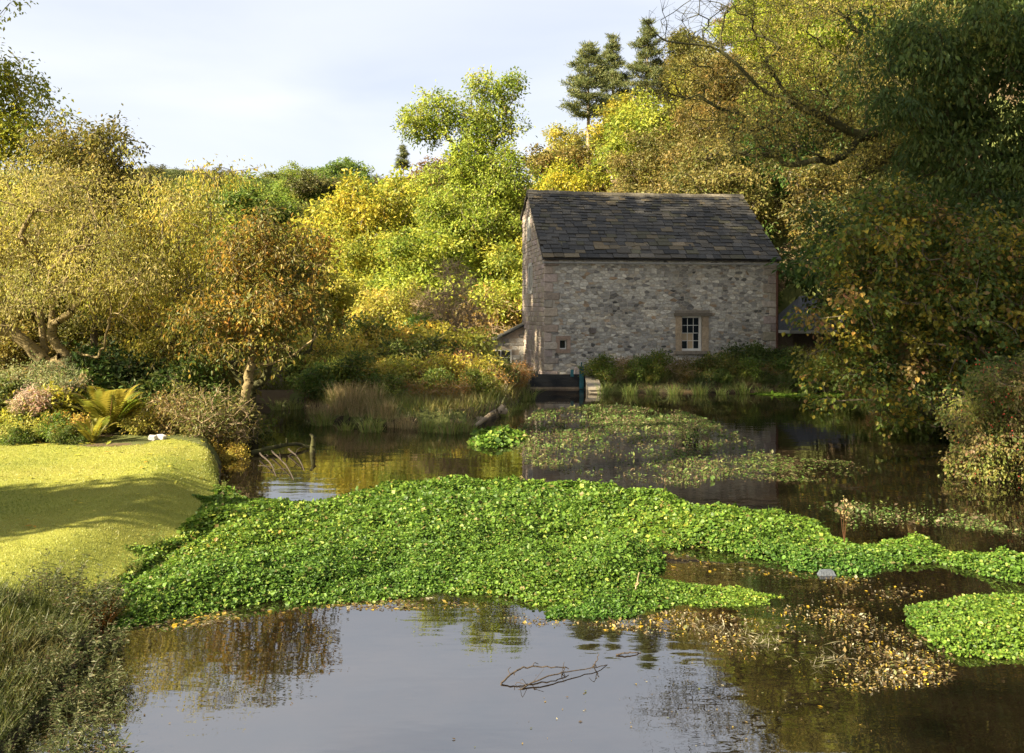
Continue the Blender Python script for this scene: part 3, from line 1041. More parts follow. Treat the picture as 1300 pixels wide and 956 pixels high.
# sash window
m = MB()
FY = 0.14
for a in [((WX0, FY, WZ0), (WX0 + .07, FY + .08, WZ1)), ((WX1 - .07, FY, WZ0), (WX1, FY + .08, WZ1)), ((WX0 + .07, FY, WZ1 - .06), (WX1 - .07, FY + .08, WZ1)), ((WX0 + .07, FY, WZ0), (WX1 - .07, FY + .08, WZ0 + .07))]:
    m.box(*a)
win = m.build('window', M['paint'], mill)
zm = (WZ0 + WZ1) / 2 + .02
for (z0, z1, yy, nm) in [(zm - .02, WZ1 - .06, FY + .022, 'upper'), (WZ0 + .07, zm + .02, FY + .05, 'lower')]:
    m = MB()
    x0, x1 = WX0 + .07, WX1 - .07
    for i in range(4):
        xx = x0 + (x1 - x0) * i / 3
        wv = .02 if i in (0, 3) else .011
        m.box((max(x0, xx - wv), yy, z0 + .022), (min(x1, xx + wv), yy + .03, z1 - .022))
    for zz in (z0 + .011, (z0 + z1) / 2, z1 - .011):
        m.box((x0, yy - .001, zz - .013), (x1, yy + .031, zz + .013))
    s_ = m.build('sash', M['paint'], win)
    for i in range(3):
        for j in range(2):
            g = MB()
            g.box((x0 + (x1-x0)*i/3 + .012, yy + .012, z0 + (z1-z0)*j/2 + .014), (x0 + (x1-x0)*(i+1)/3 - .012, yy + .018, z0 + (z1-z0)*(j+1)/2 - .014))
            # some lower panes are plain cream instead of glass
            board = nm == 'lower' and (i == 1 or (i == 0 and j == 1))
            p_ = g.build('pane', M['paint'] if board else M['glass'], win)
            if board: p_.color = (.72, .56, .38, 1)
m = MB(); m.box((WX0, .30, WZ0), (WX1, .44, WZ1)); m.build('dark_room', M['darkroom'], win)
def slab(nm, a, b, t, par):
    m = MB(); m.box(a, b, t); return m.build(nm, M['stone'], par)
slab('lintel', (5.68, -.13, WZ1), (7.36, .14, WZ1 + .13), (.15, .13, .10), win)
slab('lintel', (5.72, -.055, WZ1 + .132), (7.30, .1, WZ1 + .24), (.22, .19, .15), win)
slab('sill', (5.70, -.13, WZ0 - .14), (7.30, .2, WZ0 - .003), (.26, .22, .17), win)
for a, b in ((5.77, WX0 - .001), (WX1 + .001, 7.24)):
    for z0, z1 in ((WZ0, 1.52), (1.53, 2.06), (2.07, WZ1 - .003)):
        slab('jamb_stone', (a, -.06, z0), (b, .13, z1), np.array((.40, .31, .21)) * r.uniform(.8, 1.15), win)
# little square window
m = MB()
for a in [((.66, .12, 1.14), (.70, .18, 1.54)), ((.92, .12, 1.14), (.96, .18, 1.54)), ((.70, .12, 1.50), (.92, .18, 1.54)), ((.70, .12, 1.14), (.92, .18, 1.18))]:
    m.box(*a)
w2 = m.build('small_window', M['paint'], mill)
m = MB(); m.box((.70, .14, 1.18), (.92, .15, 1.50)); m.build('pane', M['glass'], w2)
for a, b in [((.50, -.06, 1.542), (1.12, .11, 1.70)), ((.50, -.06, .98), (1.12, .11, 1.138)), ((.50, -.055, 1.142), (.655, .11, 1.538)), ((.965, -.055, 1.142), (1.12, .11, 1.538))]:
    slab('surround_stone', a, b, np.array((.34, .25, .19)) * r.uniform(.85, 1.15), w2)
# low painted slot at the foot of the wall
m = MB(); m.box((3.55, -.05, .22), (4.85, .02, .33)); o = m.build('low_lintel', M['paint'], mill); o.color = (.8, .8, .8, 1)
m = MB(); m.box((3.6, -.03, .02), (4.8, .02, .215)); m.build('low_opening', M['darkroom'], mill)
# the stub of stone sticking out of the wall
slab('stone_stub', (1.95, -.22, 1.82), (2.18, .02, 2.02), (.15, .13, .115), mill)

# ------------------------------------------------------------------ outbuilding beside the gable
out = empty('outbuilding', at(596, 470, 41.0) * [1, 1, 0] + [0, 0, .4], math.radians(4))
tag(out, 'low stone outbuilding with white window against the mill gable', 'outbuilding')
m = MB()
top_ = lambda x: .70 + .5 * x
V8 = [(0, 0, -.3), (3.0, 0, -.3), (3.0, 2.4, -.3), (0, 2.4, -.3), (0, 0, top_(0)), (3.0, 0, top_(3)), (3.0, 2.4, top_(3)), (0, 2.4, top_(0))]
m.add(V8, box_f, (.9, .85, .8))
ow = m.build('wall', M['mortar'], out)
r = np.random.default_rng(55)
st = MB()
z = -.2
while z < 2.1:
    h = r.uniform(.14, .24); x = 0
    while x < 2.98:
        w = min(r.uniform(.2, .5), 2.99 - x)
        if w > .08 and z + h < top_(x) - .02 and not (0.85 < x + w / 2 < 2.15 and .05 < z + h / 2 < 1.0):
            stone_mb((x + .005, z + .005), (x + w - .005, z + h - .005), r.uniform(.012, .03), r, fr_front, stone_tint(r) * .9, st)
        x += w
    z += h
o = st.build('small_rubble', M['stone'], ow); o['kind'] = 'stuff'
m = MB()
V8 = [(x_, y_, top_(x_) + dz) for dz in (.004, .09) for x_, y_ in ((-.25, -.18), (3.05, -.18), (3.05, 2.5), (-.25, 2.5))]
m.add(V8, box_f, (.05, .048, .042))
m.build('roof', M['slate'], out)
m = MB()
wx0, wx1, wz0, wz1 = .98, 2.03, .14, .90
for a in [((wx0, -.06, wz0), (wx0 + .07, .0, wz1)), ((wx1 - .07, -.06, wz0), (wx1, .0, wz1)), ((wx0 + .07, -.06, wz1 - .07), (wx1 - .07, .0, wz1)), ((wx0 + .07, -.06, wz0), (wx1 - .07, .0, wz0 + .07)),
          (((wx0 + wx1) / 2 - .02, -.05, wz0 + .07), ((wx0 + wx1) / 2 + .02, -.005, wz1 - .07)), ((wx0 + .07, -.049, .50), (wx1 - .07, -.006, .535))]:
    m.box(*a)
wo_ = m.build('window', M['paint'], out)
for i in range(2):
    for j in range(2):
        g = MB(); xa = wx0 + .07 + i * .455; za = wz0 + .07 + j * .315
        g.box((xa + .005, -.035, za), (xa + .45, -.025, za + .30)); g.build('pane', M['glass'], wo_)

# slate shed beyond the other end of the mill
shed = empty('shed', at(1000, 470, 43) * [1, 1, 0] + [0.1, 0, .45], math.radians(6))
tag(shed, 'small shed with dark slate roof and white fascia behind leafy hazel', 'shed')
m = MB(); m.box((.2, 0, -.3), (4.4, 3, 1.75), (.35, .3, .26)); m.build('wall', M['mortar'], shed)
m = MB()
m.add([(-.1, -.3, 1.72), (4.7, -.3, 1.72), (4.7, 1.7, 3.5), (1.3, 1.7, 3.5), (-.1, 3.3, 1.72), (4.7, 3.3, 1.72)], [(0, 1, 2, 3), (3, 2, 5, 4)], (.085, .09, .10))
m.add([(-.1, -.3, 1.72), (1.3, 1.7, 3.5), (-.1, 3.3, 1.72)], [(0, 1, 2)], (.085, .09, .10))
m.build('roof', M['slate'], shed)
m = MB(); m.box((-.1, -.34, 1.58), (4.7, -.305, 1.73)); m.box((-.14, -.34, 1.58), (-.102, 3.3, 1.73)); m.build('fascia', M['paint'], shed)

# ------------------------------------------------------------------ sluice
slu = empty('sluice_gate', at(676, 490, 34.6) * [1, 1, 0])
tag(slu, 'black tarred sluice gate with a teal post at the mill foot', 'sluice gate')
m = MB()
for i in range(3):
    m = MB(); m.box((-.1, 0, .08 + .17 * i), (2.2, .07, .08 + .17 * i + .166)); m.build('board', M['tar'], slu)
m = MB(); m.box((-.1, -.05, -.1), (2.2, .12, .07), (.17, .13, .09)); m.build('sill_beam', M['stone'], slu)
for x, z, wv in ((1.98, .92, .085), (1.60, .78, .06)):
    m = MB(); m.box((x - wv, -.15, .02 if wv > .07 else .5), (x + wv, .0 - .003, z)); o = m.build('post', M['teal'], slu)
m = MB(); polytube(m, [(1.98, -.08, .9), (1.98, -.08, 1.08)], .03, .03, 6); m.build('spindle', M['teal'], slu)
m = MB(); m.box((-.3, .3, -.3), (2.3, .7, .55), (.35, .32, .28)); o = m.build('retaining_wall', M['mortar'], slu)
wing = empty('wing_wall', at(744, 495, 34.3) * [1, 1, 0])
tag(wing, 'pale sloping stone wing wall beside the sluice gate', 'wall')
m = MB()
V8 = [(0, -1.3, -.4), (.45, -1.35, -.4), (.45, .6, -.4), (0, .6, -.4), (0, -1.3, .105), (.45, -1.35, .135), (.45, .6, .555), (0, .6, .515)]
m.add(V8, box_f, (.24, .205, .155)); m.build('stone_block', M['stone'], wing)
m = MB()
V8 = [(-.03, -1.38, .10), (.48, -1.42, .13), (.48, .6, .56), (-.03, .6, .52), (-.03, -1.38, .18), (.48, -1.42, .21), (.48, .6, .64), (-.03, .6, .60)]
m.add(V8, box_f, (.27, .23, .175)); m.build('coping', M['stone'], wing)
# ------------------------------------------------------------------ prototype trees (10 m tall, copied over the slopes)
def proto(seed, lobes, pal, **kw):
    r = np.random.default_rng(seed)
    a = dict(n_clumps=150, clump=0.95, per=105, leaf=0.30, wr=0.55, mind=1.0, tip=0.022, twigs=3, seg=1.1, jit=0.12, shell=0.45, droop=0.25, ragged=.36, bough=6)
    a.update(kw)
    name = a.pop('name', 'broadleaf_tree')
    return make_tree(name, 'tree', 'tree', None, (0, 0, 0), lobes, r, pal=PAL[pal], **a)

P_ROUND = [(0,0,6.4,2.6,2.6,3.0),(1.6,.4,5.2,1.9,1.9,1.9),(-1.6,-.5,5.5,1.9,1.9,2.0),(.3,1.4,4.6,1.8,1.8,1.7),(-.4,-1.5,4.4,1.8,1.7,1.7),(.3,-.2,8.4,1.4,1.4,1.5)]
P_WIDE = [(0,0,6.2,2.8,2.8,2.2),(2.4,.4,5.0,2.0,2.0,1.6),(-2.5,-.3,5.4,2.1,2.0,1.7),(.8,2.0,4.4,2.0,1.9,1.6),(-.7,-2.0,3.8,2.1,1.9,1.6),(-.9,.4,8.3,1.7,1.7,1.4),(1.5,-.9,7.6,1.5,1.5,1.3),(2.0,-1.2,3.0,1.5,1.4,1.2)]
P_TALL = [(0,0,5.0,1.9,1.9,2.6),(.5,.3,7.4,1.5,1.5,2.0),(-.7,-.4,6.2,1.4,1.4,1.8),(1.0,-.6,3.8,1.5,1.5,1.5),(-.9,.7,3.2,1.5,1.5,1.4),(.1,-.1,9.0,.8,.8,1.0)]
TREES = {
 'ygreen': proto(1, P_ROUND, 'ygreen'), 'ygreen2': proto(2, P_WIDE, 'ygreen'), 'gold': proto(3, P_ROUND, 'gold'), 'olive': proto(4, P_WIDE, 'olive'),
 'brown': proto(5, P_ROUND, 'brown', leaf=.26), 'copper': proto(6, P_TALL, 'copper'), 'ash': proto(7, P_TALL, 'ash'), 'dark': proto(8, P_WIDE, 'dark', droop=.6, wr=.4)}
LBL = {'ygreen': 'yellow green broadleaf tree', 'ygreen2': 'broad yellow green tree', 'gold': 'golden autumn tree', 'olive': 'dull olive autumn tree',
       'brown': 'brown leaved tree', 'copper': 'copper coloured tree', 'ash': 'fresh green slender tree', 'dark': 'dark green tree'}
used = set()
def stand(kind, px, Y, top, where, wide=1.0, color=None, rz=None, group='trees of the wooded valley', x=None, h=None):
    "a copy of a prototype, its foot on the ground and its top at pixel height top"
    Y = RY(Y) if x is None else Y
    x = (px - 650) / FPX * Y if x is None else x
    g = gz(x, Y) - 0.1
    if h is None:
        h = CAM_Z - (top - HOR) / FPX * Y - g
    s = h / 9.9
    rz = random.uniform(0, 6.28) if rz is None else rz
    j = [random.uniform(.88, 1.12) for _ in range(3)]
    c = [a * b for a, b in zip(color or (1, 1, 1), j)]
    o = place(TREES[kind], (x, Y, g), rz, (s * wide, s * wide, s), LBL[kind] + ' ' + where, group, c, first=kind not in used)
    used.add(kind)
    return o

# far side of the valley
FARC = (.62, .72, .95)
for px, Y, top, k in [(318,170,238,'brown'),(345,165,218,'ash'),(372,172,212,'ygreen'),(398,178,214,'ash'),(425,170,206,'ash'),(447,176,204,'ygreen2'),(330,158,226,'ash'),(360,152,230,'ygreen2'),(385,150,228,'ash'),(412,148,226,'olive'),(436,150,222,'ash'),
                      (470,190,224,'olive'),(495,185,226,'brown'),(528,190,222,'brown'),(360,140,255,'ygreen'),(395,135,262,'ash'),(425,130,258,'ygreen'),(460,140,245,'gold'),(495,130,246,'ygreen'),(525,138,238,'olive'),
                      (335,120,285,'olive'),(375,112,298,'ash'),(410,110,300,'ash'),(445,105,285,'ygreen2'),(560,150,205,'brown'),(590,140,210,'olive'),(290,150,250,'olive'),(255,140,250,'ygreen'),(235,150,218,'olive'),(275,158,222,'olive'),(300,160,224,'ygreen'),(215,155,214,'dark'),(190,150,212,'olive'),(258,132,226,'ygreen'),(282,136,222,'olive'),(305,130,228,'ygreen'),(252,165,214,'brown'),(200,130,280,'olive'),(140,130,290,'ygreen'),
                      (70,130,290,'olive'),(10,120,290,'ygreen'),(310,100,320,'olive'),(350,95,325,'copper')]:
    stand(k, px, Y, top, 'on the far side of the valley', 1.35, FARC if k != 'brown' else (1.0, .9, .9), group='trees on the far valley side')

# valley floor behind the pond
for px, Y, top, k, w in [(425, 88.3, 268, 'ygreen', 1.2), (462, 82.8, 232, 'ygreen2', 1.0), (505, 88.3, 226, 'ygreen2', 1.0), (540, 96.6, 236, 'gold', 1.1), (445, 69.0, 318, 'ygreen', 1.15), (490, 66.2, 300, 'ygreen2', 1.1), (535, 71.8, 292, 'ygreen', 1.1), (400, 60.7, 365, 'olive', 1.2), (380, 77.3, 320, 'olive', 1.2), (350, 82.8, 335, 'gold', 1.2), (580, 69.0, 300, 'ash', 1.2), (555, 60.7, 335, 'ygreen', 1.2), (615, 66.2, 300, 'dark', 1.2), (645, 71.8, 262, 'ash', 1.2)]:
    stand(k, px, Y, top, 'on the valley floor beyond the pond', w, group='trees beyond the pond')

# wooded slope behind the mill
r_ = np.random.default_rng(77)
slope = []
for Y in (47.5, 52, 57, 63, 69, 76, 84, 92):
    x = -4.0 if Y < 60 else -7.0
    if Y < 50: x = 1.0
    while x < Y * 0.62 + 2:
        slope.append((x + r_.uniform(-.8, .8), Y + r_.uniform(-1.5, 1.5)))
        x += 4.4 + 0.02 * Y
for x, Y in slope:
    px = 650 + x / Y * FPX
    t = r_.uniform()
    if px > 1250: continue
    if px < 760: k = ('ygreen', 'ash', 'gold', 'ygreen2', 'brown', 'olive')[int(t * 6)]
    elif px < 900: k = ('ygreen', 'gold', 'olive', 'brown', 'ygreen2', 'brown')[int(t * 6)]
    else: k = ('olive', 'brown', 'olive', 'gold', 'ygreen2', 'dark')[int(t * 6)]
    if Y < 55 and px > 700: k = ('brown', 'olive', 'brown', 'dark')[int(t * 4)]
    h = r_.uniform(6.5, 9.0) if Y > 50 else r_.uniform(5.6, 7.2)
    if px < 700 and Y > 60: h = r_.uniform(6, 7.5)
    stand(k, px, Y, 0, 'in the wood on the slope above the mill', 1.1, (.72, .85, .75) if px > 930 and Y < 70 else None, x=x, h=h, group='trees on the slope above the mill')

# ------------------------------------------------------------------ pines
def pine(px, Y, top, bot, label, width, seed, group=None, lean=0.0):
    r = np.random.default_rng(seed)
    x = (px - 650) / FPX * Y
    g = gz(x, Y)
    zt = CAM_Z - (top - HOR) / FPX * Y
    H = zt - g
    zc = CAM_Z - (bot - HOR) / FPX * Y - g
    root = empty('pine_tree', (x, Y, g))
    tag(root, label, 'tree', group)
    mt, mc = MB(), MB()
    tp = smooth_path([(0, 0, -.3), (lean * .3, 0, H * .35), (lean * .7, .1, H * .7), (lean, 0, H)], 5)
    polytube(mt, tp, H * .017, .03, 7)
    z = zc
    pos, dirs = [], []
    while z < H:
        f = (z - zc) / (H - zc)
        R = width * (0.55 + 0.45 * min(1, f * 5)) * (1 - f) ** .85 + .15
        for k in range(r.integers(3, 6)):
            a = r.uniform(0, 6.28)
            L = R * r.uniform(.35, 1.3)
            p0 = np.array([np.interp(z, tp[:, 2], tp[:, 0]), 0, z])
            d = np.array([math.cos(a), math.sin(a), r.uniform(-.05, .35)])
            pts = [p0, p0 + d * L * .5, p0 + d * L + [0, 0, .12 * L]]
            polytube(mt, pts, .045, .015, 4)
            m = int(6 + L * 9)
            for q in r.uniform(.2, 1.05, m) ** .7:
                pos.append(p0 + d * L * q + r.normal(0, .2, 3) * [1, 1, .35])
                dirs.append(d)
        z += r.uniform(.3, .6)
    pos, dirs = np.repeat(np.array(pos), 16, 0), np.repeat(np.array(dirs), 16, 0)
    n = len(pos)
    pos = pos + r.normal(0, .15, (n, 3)) * [1, 1, .6]
    tn = pick(PAL['pine'], n, r) * r.uniform(.7, 1.3, (n, 1))
    leaf_faces(mc, pos, dirs * .5 + r.normal(size=(n, 3)) * .6 + [0, 0, .35], r.normal(size=(n, 3)), r.uniform(.22, .45, n), .16, tn, .03)
    mt.build('trunk', M['bark_pale'], root, smooth=True)
    mc.build('crown', M['needle'], root)
pine(747, 78, 52, 150, 'tall pine with a bare pale trunk on the slope above the mill', 3.0, 1)
pine(778, 86, 44, 135, 'narrow pine behind the pale trunked pine on the slope', 1.9, 2)
pine(822, 82, 28, 120, 'ragged pine under the bare beech twigs on the slope', 2.4, 3)
pine(512, 150, 186, 212, 'tiny pointed conifer on the far valley skyline', 1.6, 4)

# ------------------------------------------------------------------ single trees
K = 1.0
def G(px, Y):
    x = (px - 650) / FPX * Y
    return np.array([x, Y, gz(x, Y)])

r = np.random.default_rng(201)
Y0 = RY(56); K = Y0 / 56
make_tree('ash_tree', 'tall fresh green ash with an overhanging side limb beside the mill', 'tree', None, G(608, Y0),
    [lob(540,158,26,24,Y0),lob(560,140,24,20,Y0),lob(590,150,18,16,Y0),lob(622,132,32,32,Y0),lob(640,150,24,26,Y0,-1),lob(610,175,30,26,Y0),lob(600,230,46,44,Y0),lob(640,240,36,50,Y0,-1),lob(575,275,42,40,Y0,-1),lob(620,300,50,40,Y0,-1.5),
     lob(585,325,36,30,Y0),lob(640,335,34,36,Y0), lob(545,225,18,12,Y0)],
    r, k_=K, n_clumps=620, clump=.75, per=85, leaf=.22, wr=.5, pal=PAL['ash'], mind=.7, tip=.02, seg=.9, shell=.4, cvar=.25)

# left group
r = np.random.default_rng(202)
Y0 = RY(15.5); K = Y0 / 15.5
make_tree('pear_tree', 'pale golden spreading tree with twisted mossy limbs above the flower bed', 'tree', None, G(84, Y0),
    [lob(25,300,85,85,Y0),lob(105,275,62,66,Y0),lob(-70,310,80,110,Y0),lob(150,335,50,50,Y0,-.6),lob(60,235,60,45,Y0),lob(40,370,85,45,Y0,-.8),lob(-50,400,60,50,Y0),lob(120,380,50,35,Y0,.8)],
    r, k_=K, n_clumps=270, clump=.46, per=95, leaf=.066, wr=.36, pal=PAL['palegold'], mind=.33, tip=.006, droop=.7, seg=.3, twigs=6, twig_r=.006, bare=.1, ragged=.33, bark='bark_gold', mat='leaf_thin', r0=.16, jit=.05,
    limbs=[[G(84,Y0)-[0,0,.2], at(84,470,Y0), at(82,452,Y0)], [at(70,435,Y0), at(66,412,Y0), at(88,398,Y0-.1), at(106,378,Y0-.2), at(122,350,Y0-.2), at(135,320,Y0)],
           [at(60,462,Y0), at(30,432,Y0-.2), at(-5,412,Y0-.3), at(-60,380,Y0)], [at(100,448,Y0), at(126,452,Y0-.3), at(134,425,Y0-.4), at(142,400,Y0-.4)],
           [at(58,440,Y0+.2), at(50,400,Y0+.3), at(40,350,Y0+.3)], [at(106,378,Y0), at(150,362,Y0-.3), at(180,345,Y0-.3)]])
r = np.random.default_rng(203)
Y0 = RY(21.5); K = Y0 / 21.5
make_tree('lime_tree', 'tall yellow green tree rising behind the golden spreading tree', 'tree', None, G(-40, Y0),
    [lob(-35,90,42,80,Y0),lob(5,110,32,62,Y0),lob(20,165,45,45,Y0),lob(-50,180,60,70,Y0),lob(60,190,36,40,Y0),lob(58,140,17,12,Y0),lob(-100,110,50,90,Y0),lob(70,250,70,60,Y0),lob(6,2,14,6,Y0)],
    r, k_=K, n_clumps=240, clump=.6, per=110, leaf=.12, wr=.5, pal=PAL['ygreen'], mind=.5, tip=.01, seg=.5, droop=.4)
r = np.random.default_rng(204)
Y0 = RY(19); K = Y0 / 19
make_tree('maple_tree', 'rounded bronze green tree between golden tree and tall lime', 'tree', None, G(118, Y0),
    [lob(100,205,42,45,Y0),lob(132,195,24,36,Y0),lob(115,260,60,50,Y0),lob(150,285,50,50,Y0),lob(85,300,50,60,Y0)],
    r, k_=K, n_clumps=170, clump=.5, per=120, leaf=.10, wr=.5, pal=PAL['olive'], mind=.4, tip=.009, seg=.45, droop=.5)
r = np.random.default_rng(205)
Y0 = RY(17); K = Y0 / 17
make_tree('cherry_tree', 'golden drooping leaved cherry with long sprigs against the sky', 'tree', None, G(222, Y0),
    [lob(240,235,42,36,Y0),lob(205,300,56,60,Y0),lob(272,300,40,55,Y0),lob(235,375,66,55,Y0),lob(285,375,36,50,Y0),lob(178,390,42,50,Y0),lob(288,213,20,6,Y0,-.5),lob(262,225,24,12,Y0,-.5),lob(172,202,18,7,Y0,-.5),lob(178,228,20,8,Y0),lob(225,440,60,35,Y0)],
    r, k_=K, n_clumps=240, clump=.46, per=80, leaf=.085, wr=.38, pal=PAL['gold'], mind=.33, tip=.006, droop=.9, seg=.35, twigs=6, twig_r=.006, bare=.08, ragged=.33, mat='leaf_thin')
r = np.random.default_rng(206)
Y0 = RY(14.6); K = Y0 / 14.6
make_tree('young_cherry', 'small orange and dark green cherry with forked pale trunk at the water', 'tree', None, G(302, Y0),
    [lob(330,310,40,34,Y0),lob(300,355,40,34,Y0),lob(365,330,36,34,Y0),lob(350,385,48,30,Y0),lob(395,405,26,22,Y0),lob(282,405,32,26,Y0),lob(330,430,44,18,Y0),lob(402,340,14,18,Y0)],
    r, k_=K, n_clumps=190, clump=.36, per=44, leaf=.08, wr=.5, pal=PAL['cherry'], mind=.3, tip=.006, flat=.4, up=1.2, droop=.5, seg=.3, big=True, twigs=5, bark='bark_gold', r0=.08, ragged=.34,
    limbs=[[G(302,Y0)-[0,0,.2], at(307,530,Y0), at(312,500,Y0), at(316,470,Y0), at(322,445,Y0)], [at(312,425,Y0), at(304,400,Y0), at(296,370,Y0)], [at(330,420,Y0), at(345,395,Y0), at(352,350,Y0)],
           [at(345,462,Y0-.2), at(380,445,Y0-.3), at(415,418,Y0-.3)], [at(298,470,Y0+.2), at(280,450,Y0+.3)]])
r = np.random.default_rng(207)
Y0 = RY(15.8); K = Y0 / 15.8
make_tree('dark_stemmed_tree', 'dark forked small tree just behind the orange cherry', 'tree', None, G(322, Y0),
    [lob(345,420,50,40,Y0),lob(290,440,46,36,Y0),lob(400,430,36,24,Y0),lob(430,420,28,18,Y0),lob(370,380,44,40,Y0)],
    r, k_=K, n_clumps=90, clump=.34, per=40, leaf=.07, wr=.5, pal=PAL['hazel'], mind=.3, tip=.006, droop=.6, seg=.3, bark='bark_moss', r0=.10,
    limbs=[[G(322,Y0)-[0,0,.2], at(320,530,Y0), at(317,500,Y0)], [at(300,475,Y0), at(285,450,Y0)], [at(335,480,Y0), at(345,455,Y0), at(370,425,Y0)]])

# right group
r = np.random.default_rng(208)
Y0 = RY(27); K = Y0 / 27
make_tree('beech_tree', 'great half bare beech reaching long mossy limbs over the mill', 'tree', None, G(1195, Y0),
    [lob(985,130,95,62,Y0),lob(880,45,58,34,Y0,-1),lob(845,55,34,30,Y0,-1),lob(930,15,50,26,Y0,-1),lob(875,15,50,22,Y0,-1),lob(1075,70,90,70,Y0),lob(1060,215,95,50,Y0,-1),lob(935,180,75,42,Y0,-.5),lob(1130,160,70,60,Y0),lob(1000,20,110,40,Y0),lob(870,105,50,28,Y0,.5),lob(1150,10,80,60,Y0)],
    r, bare_lobes=[lob(880,45,58,40,Y0,-1,2),lob(840,55,40,36,Y0,-1,2),lob(905,10,60,30,Y0,-1,2)], twig_r=.009, k_=K, n_clumps=500, clump=.72, per=62, leaf=.095, wr=.5, pal=PAL['beech'], mind=.5, tip=.012, droop=.45, seg=.45, twigs=5, bark='bark_moss', r0=.27, bare=.22, mat='leaf_thin', shell=.2, jit=.1, expo=.55,
    limbs=[[G(1195,Y0)-[0,0,.3], at(1192,380,Y0), at(1186,260,Y0), at(1175,180,Y0)], [at(1140,160,Y0-.3), at(1095,172,Y0-.5), at(1050,150,Y0-.5), at(1012,132,Y0-.6), at(985,100,Y0-.6), at(962,65,Y0-.6)],
           [at(1012,132,Y0-.6), at(968,114,Y0-.7), at(930,78,Y0-.9), at(900,58,Y0-1), at(845,52,Y0-1), at(815,22,Y0-1)],
           [at(1170,150,Y0), at(1120,80,Y0), at(1060,10,Y0), at(980,-30,Y0), at(900,-12,Y0-.5), at(840,25,Y0-.5)], [at(1095,172,Y0-.5), at(1080,190,Y0-.7), at(1060,205,Y0-.8)], [at(1098,168,Y0-.5), at(1100,130,Y0-.5), at(1095,100,Y0-.4)],
           [at(985,155,Y0-.6), at(955,165,Y0-.8), at(910,160,Y0-.9)]])
r = np.random.default_rng(209)
Y0 = RY(20); K = Y0 / 20
make_tree('ash_tree', 'dark drooping ash overhanging the shaded bank', 'tree', None, np.array([13.2 * K, Y0, gz(13.2 * K, Y0)]),
    [lob(1235,50,95,80,Y0),lob(1175,120,62,55,Y0),lob(1285,150,70,90,Y0),lob(1225,215,75,45,Y0),lob(1150,40,45,45,Y0,1),lob(1290,290,60,60,Y0),lob(1340,60,80,100,Y0),lob(1200,150,80,70,Y0,1.5)],
    r, k_=K, n_clumps=330, clump=.55, per=85, leaf=.16, wr=.4, pal=PAL['dark'], mind=.45, tip=.01, droop=.9, seg=.5, twigs=4, bark='bark_moss')
r = np.random.default_rng(210)
Y0 = RY(15.6); K = Y0 / 15.6
make_tree('hazel_tree', 'hazel with large yellow and green leaves hanging over the pond', 'tree', None, np.array([9.7 * K, Y0, gz(9.7 * K, Y0)]),
    [lob(1115,325,72,60,Y0),lob(1160,275,60,40,Y0),lob(1085,395,66,58,Y0),lob(1125,470,82,50,Y0),lob(1205,420,85,85,Y0),lob(1235,330,66,75,Y0),lob(1180,515,66,32,Y0),lob(1030,312,20,12,Y0),lob(1035,395,26,14,Y0),lob(1030,445,16,10,Y0),lob(1060,505,26,22,Y0),lob(1165,240,24,14,Y0),lob(1290,400,60,110,Y0)],
    r, k_=K, n_clumps=440, clump=.36, per=62, leaf=.085, wr=.78, pal=PAL['hazel'], mind=.3, tip=.006, flat=.35, up=1.5, droop=.45, seg=.35, big=True, twigs=4, bark='bark', mat='leaf_shiny', shell=.25, cvar=.25)
r = np.random.default_rng(211)
Y0 = RY(11.6); K = Y0 / 11.6
bt = make_tree('hawthorn_bush', 'red berried hawthorn drooping to the water below the hazel', 'bush', None, np.array([7.9 * K, Y0 + .2, gz(7.9 * K, Y0 + .2)]),
    [lob(1262,560,40,50,Y0),lob(1285,495,55,55,Y0),lob(1250,590,28,28,Y0),lob(1320,560,60,60,Y0),lob(1225,520,20,22,Y0)],
    r, k_=K, n_clumps=220, clump=.22, per=95, leaf=.05, wr=.6, pal=PAL['berry'], mind=.16, tip=.004, droop=.5, seg=.2, twigs=4, bark='bark')
mbb = MB()
bp = in_lobes([np.array(q) - np.array([7.9 * K, Y0 + .2, gz(7.9 * K, Y0 + .2), 0, 0, 0]) for q in [lob(1262,560,40,50,Y0),lob(1285,495,55,55,Y0),lob(1250,590,28,28,Y0)]], 420, r, .75)
oc = np.array([(1,0,0),(-1,0,0),(0,1,0),(0,-1,0),(0,0,1),(0,0,-1)]) * .014
of = np.array([(0,2,4),(2,1,4),(1,3,4),(3,0,4),(2,0,5),(1,2,5),(3,1,5),(0,3,5)])
for q in bp: mbb.add(q + oc, of, (.45, .05, .03))
o = mbb.build('berries', M['leaf_shiny'], bt); o['kind'] = 'stuff'

# dark ivied trees filling the shade behind the hazel, and trees off to the sides
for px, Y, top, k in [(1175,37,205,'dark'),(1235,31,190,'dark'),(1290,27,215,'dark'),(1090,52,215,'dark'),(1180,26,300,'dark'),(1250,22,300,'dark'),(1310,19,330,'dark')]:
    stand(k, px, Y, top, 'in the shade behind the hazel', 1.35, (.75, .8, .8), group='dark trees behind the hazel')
for px, Y, top, k in [(20,27,230,'gold'),(90,25,270,'ygreen'),(160,26,290,'olive'),(230,25,330,'gold'),(290,45,300,'gold'),(345,60,300,'olive'),(-60,24,220,'gold'),(392,58,330,'gold'),(270,50,290,'ygreen'),(180,52,250,'ygreen2'),(40,20,390,'olive'),(130,19.5,400,'olive'),(230,20,405,'gold')]:
    stand(k, px, Y, top, 'in the thicket behind the flower bed', 1.3, group='thicket behind the flower bed')

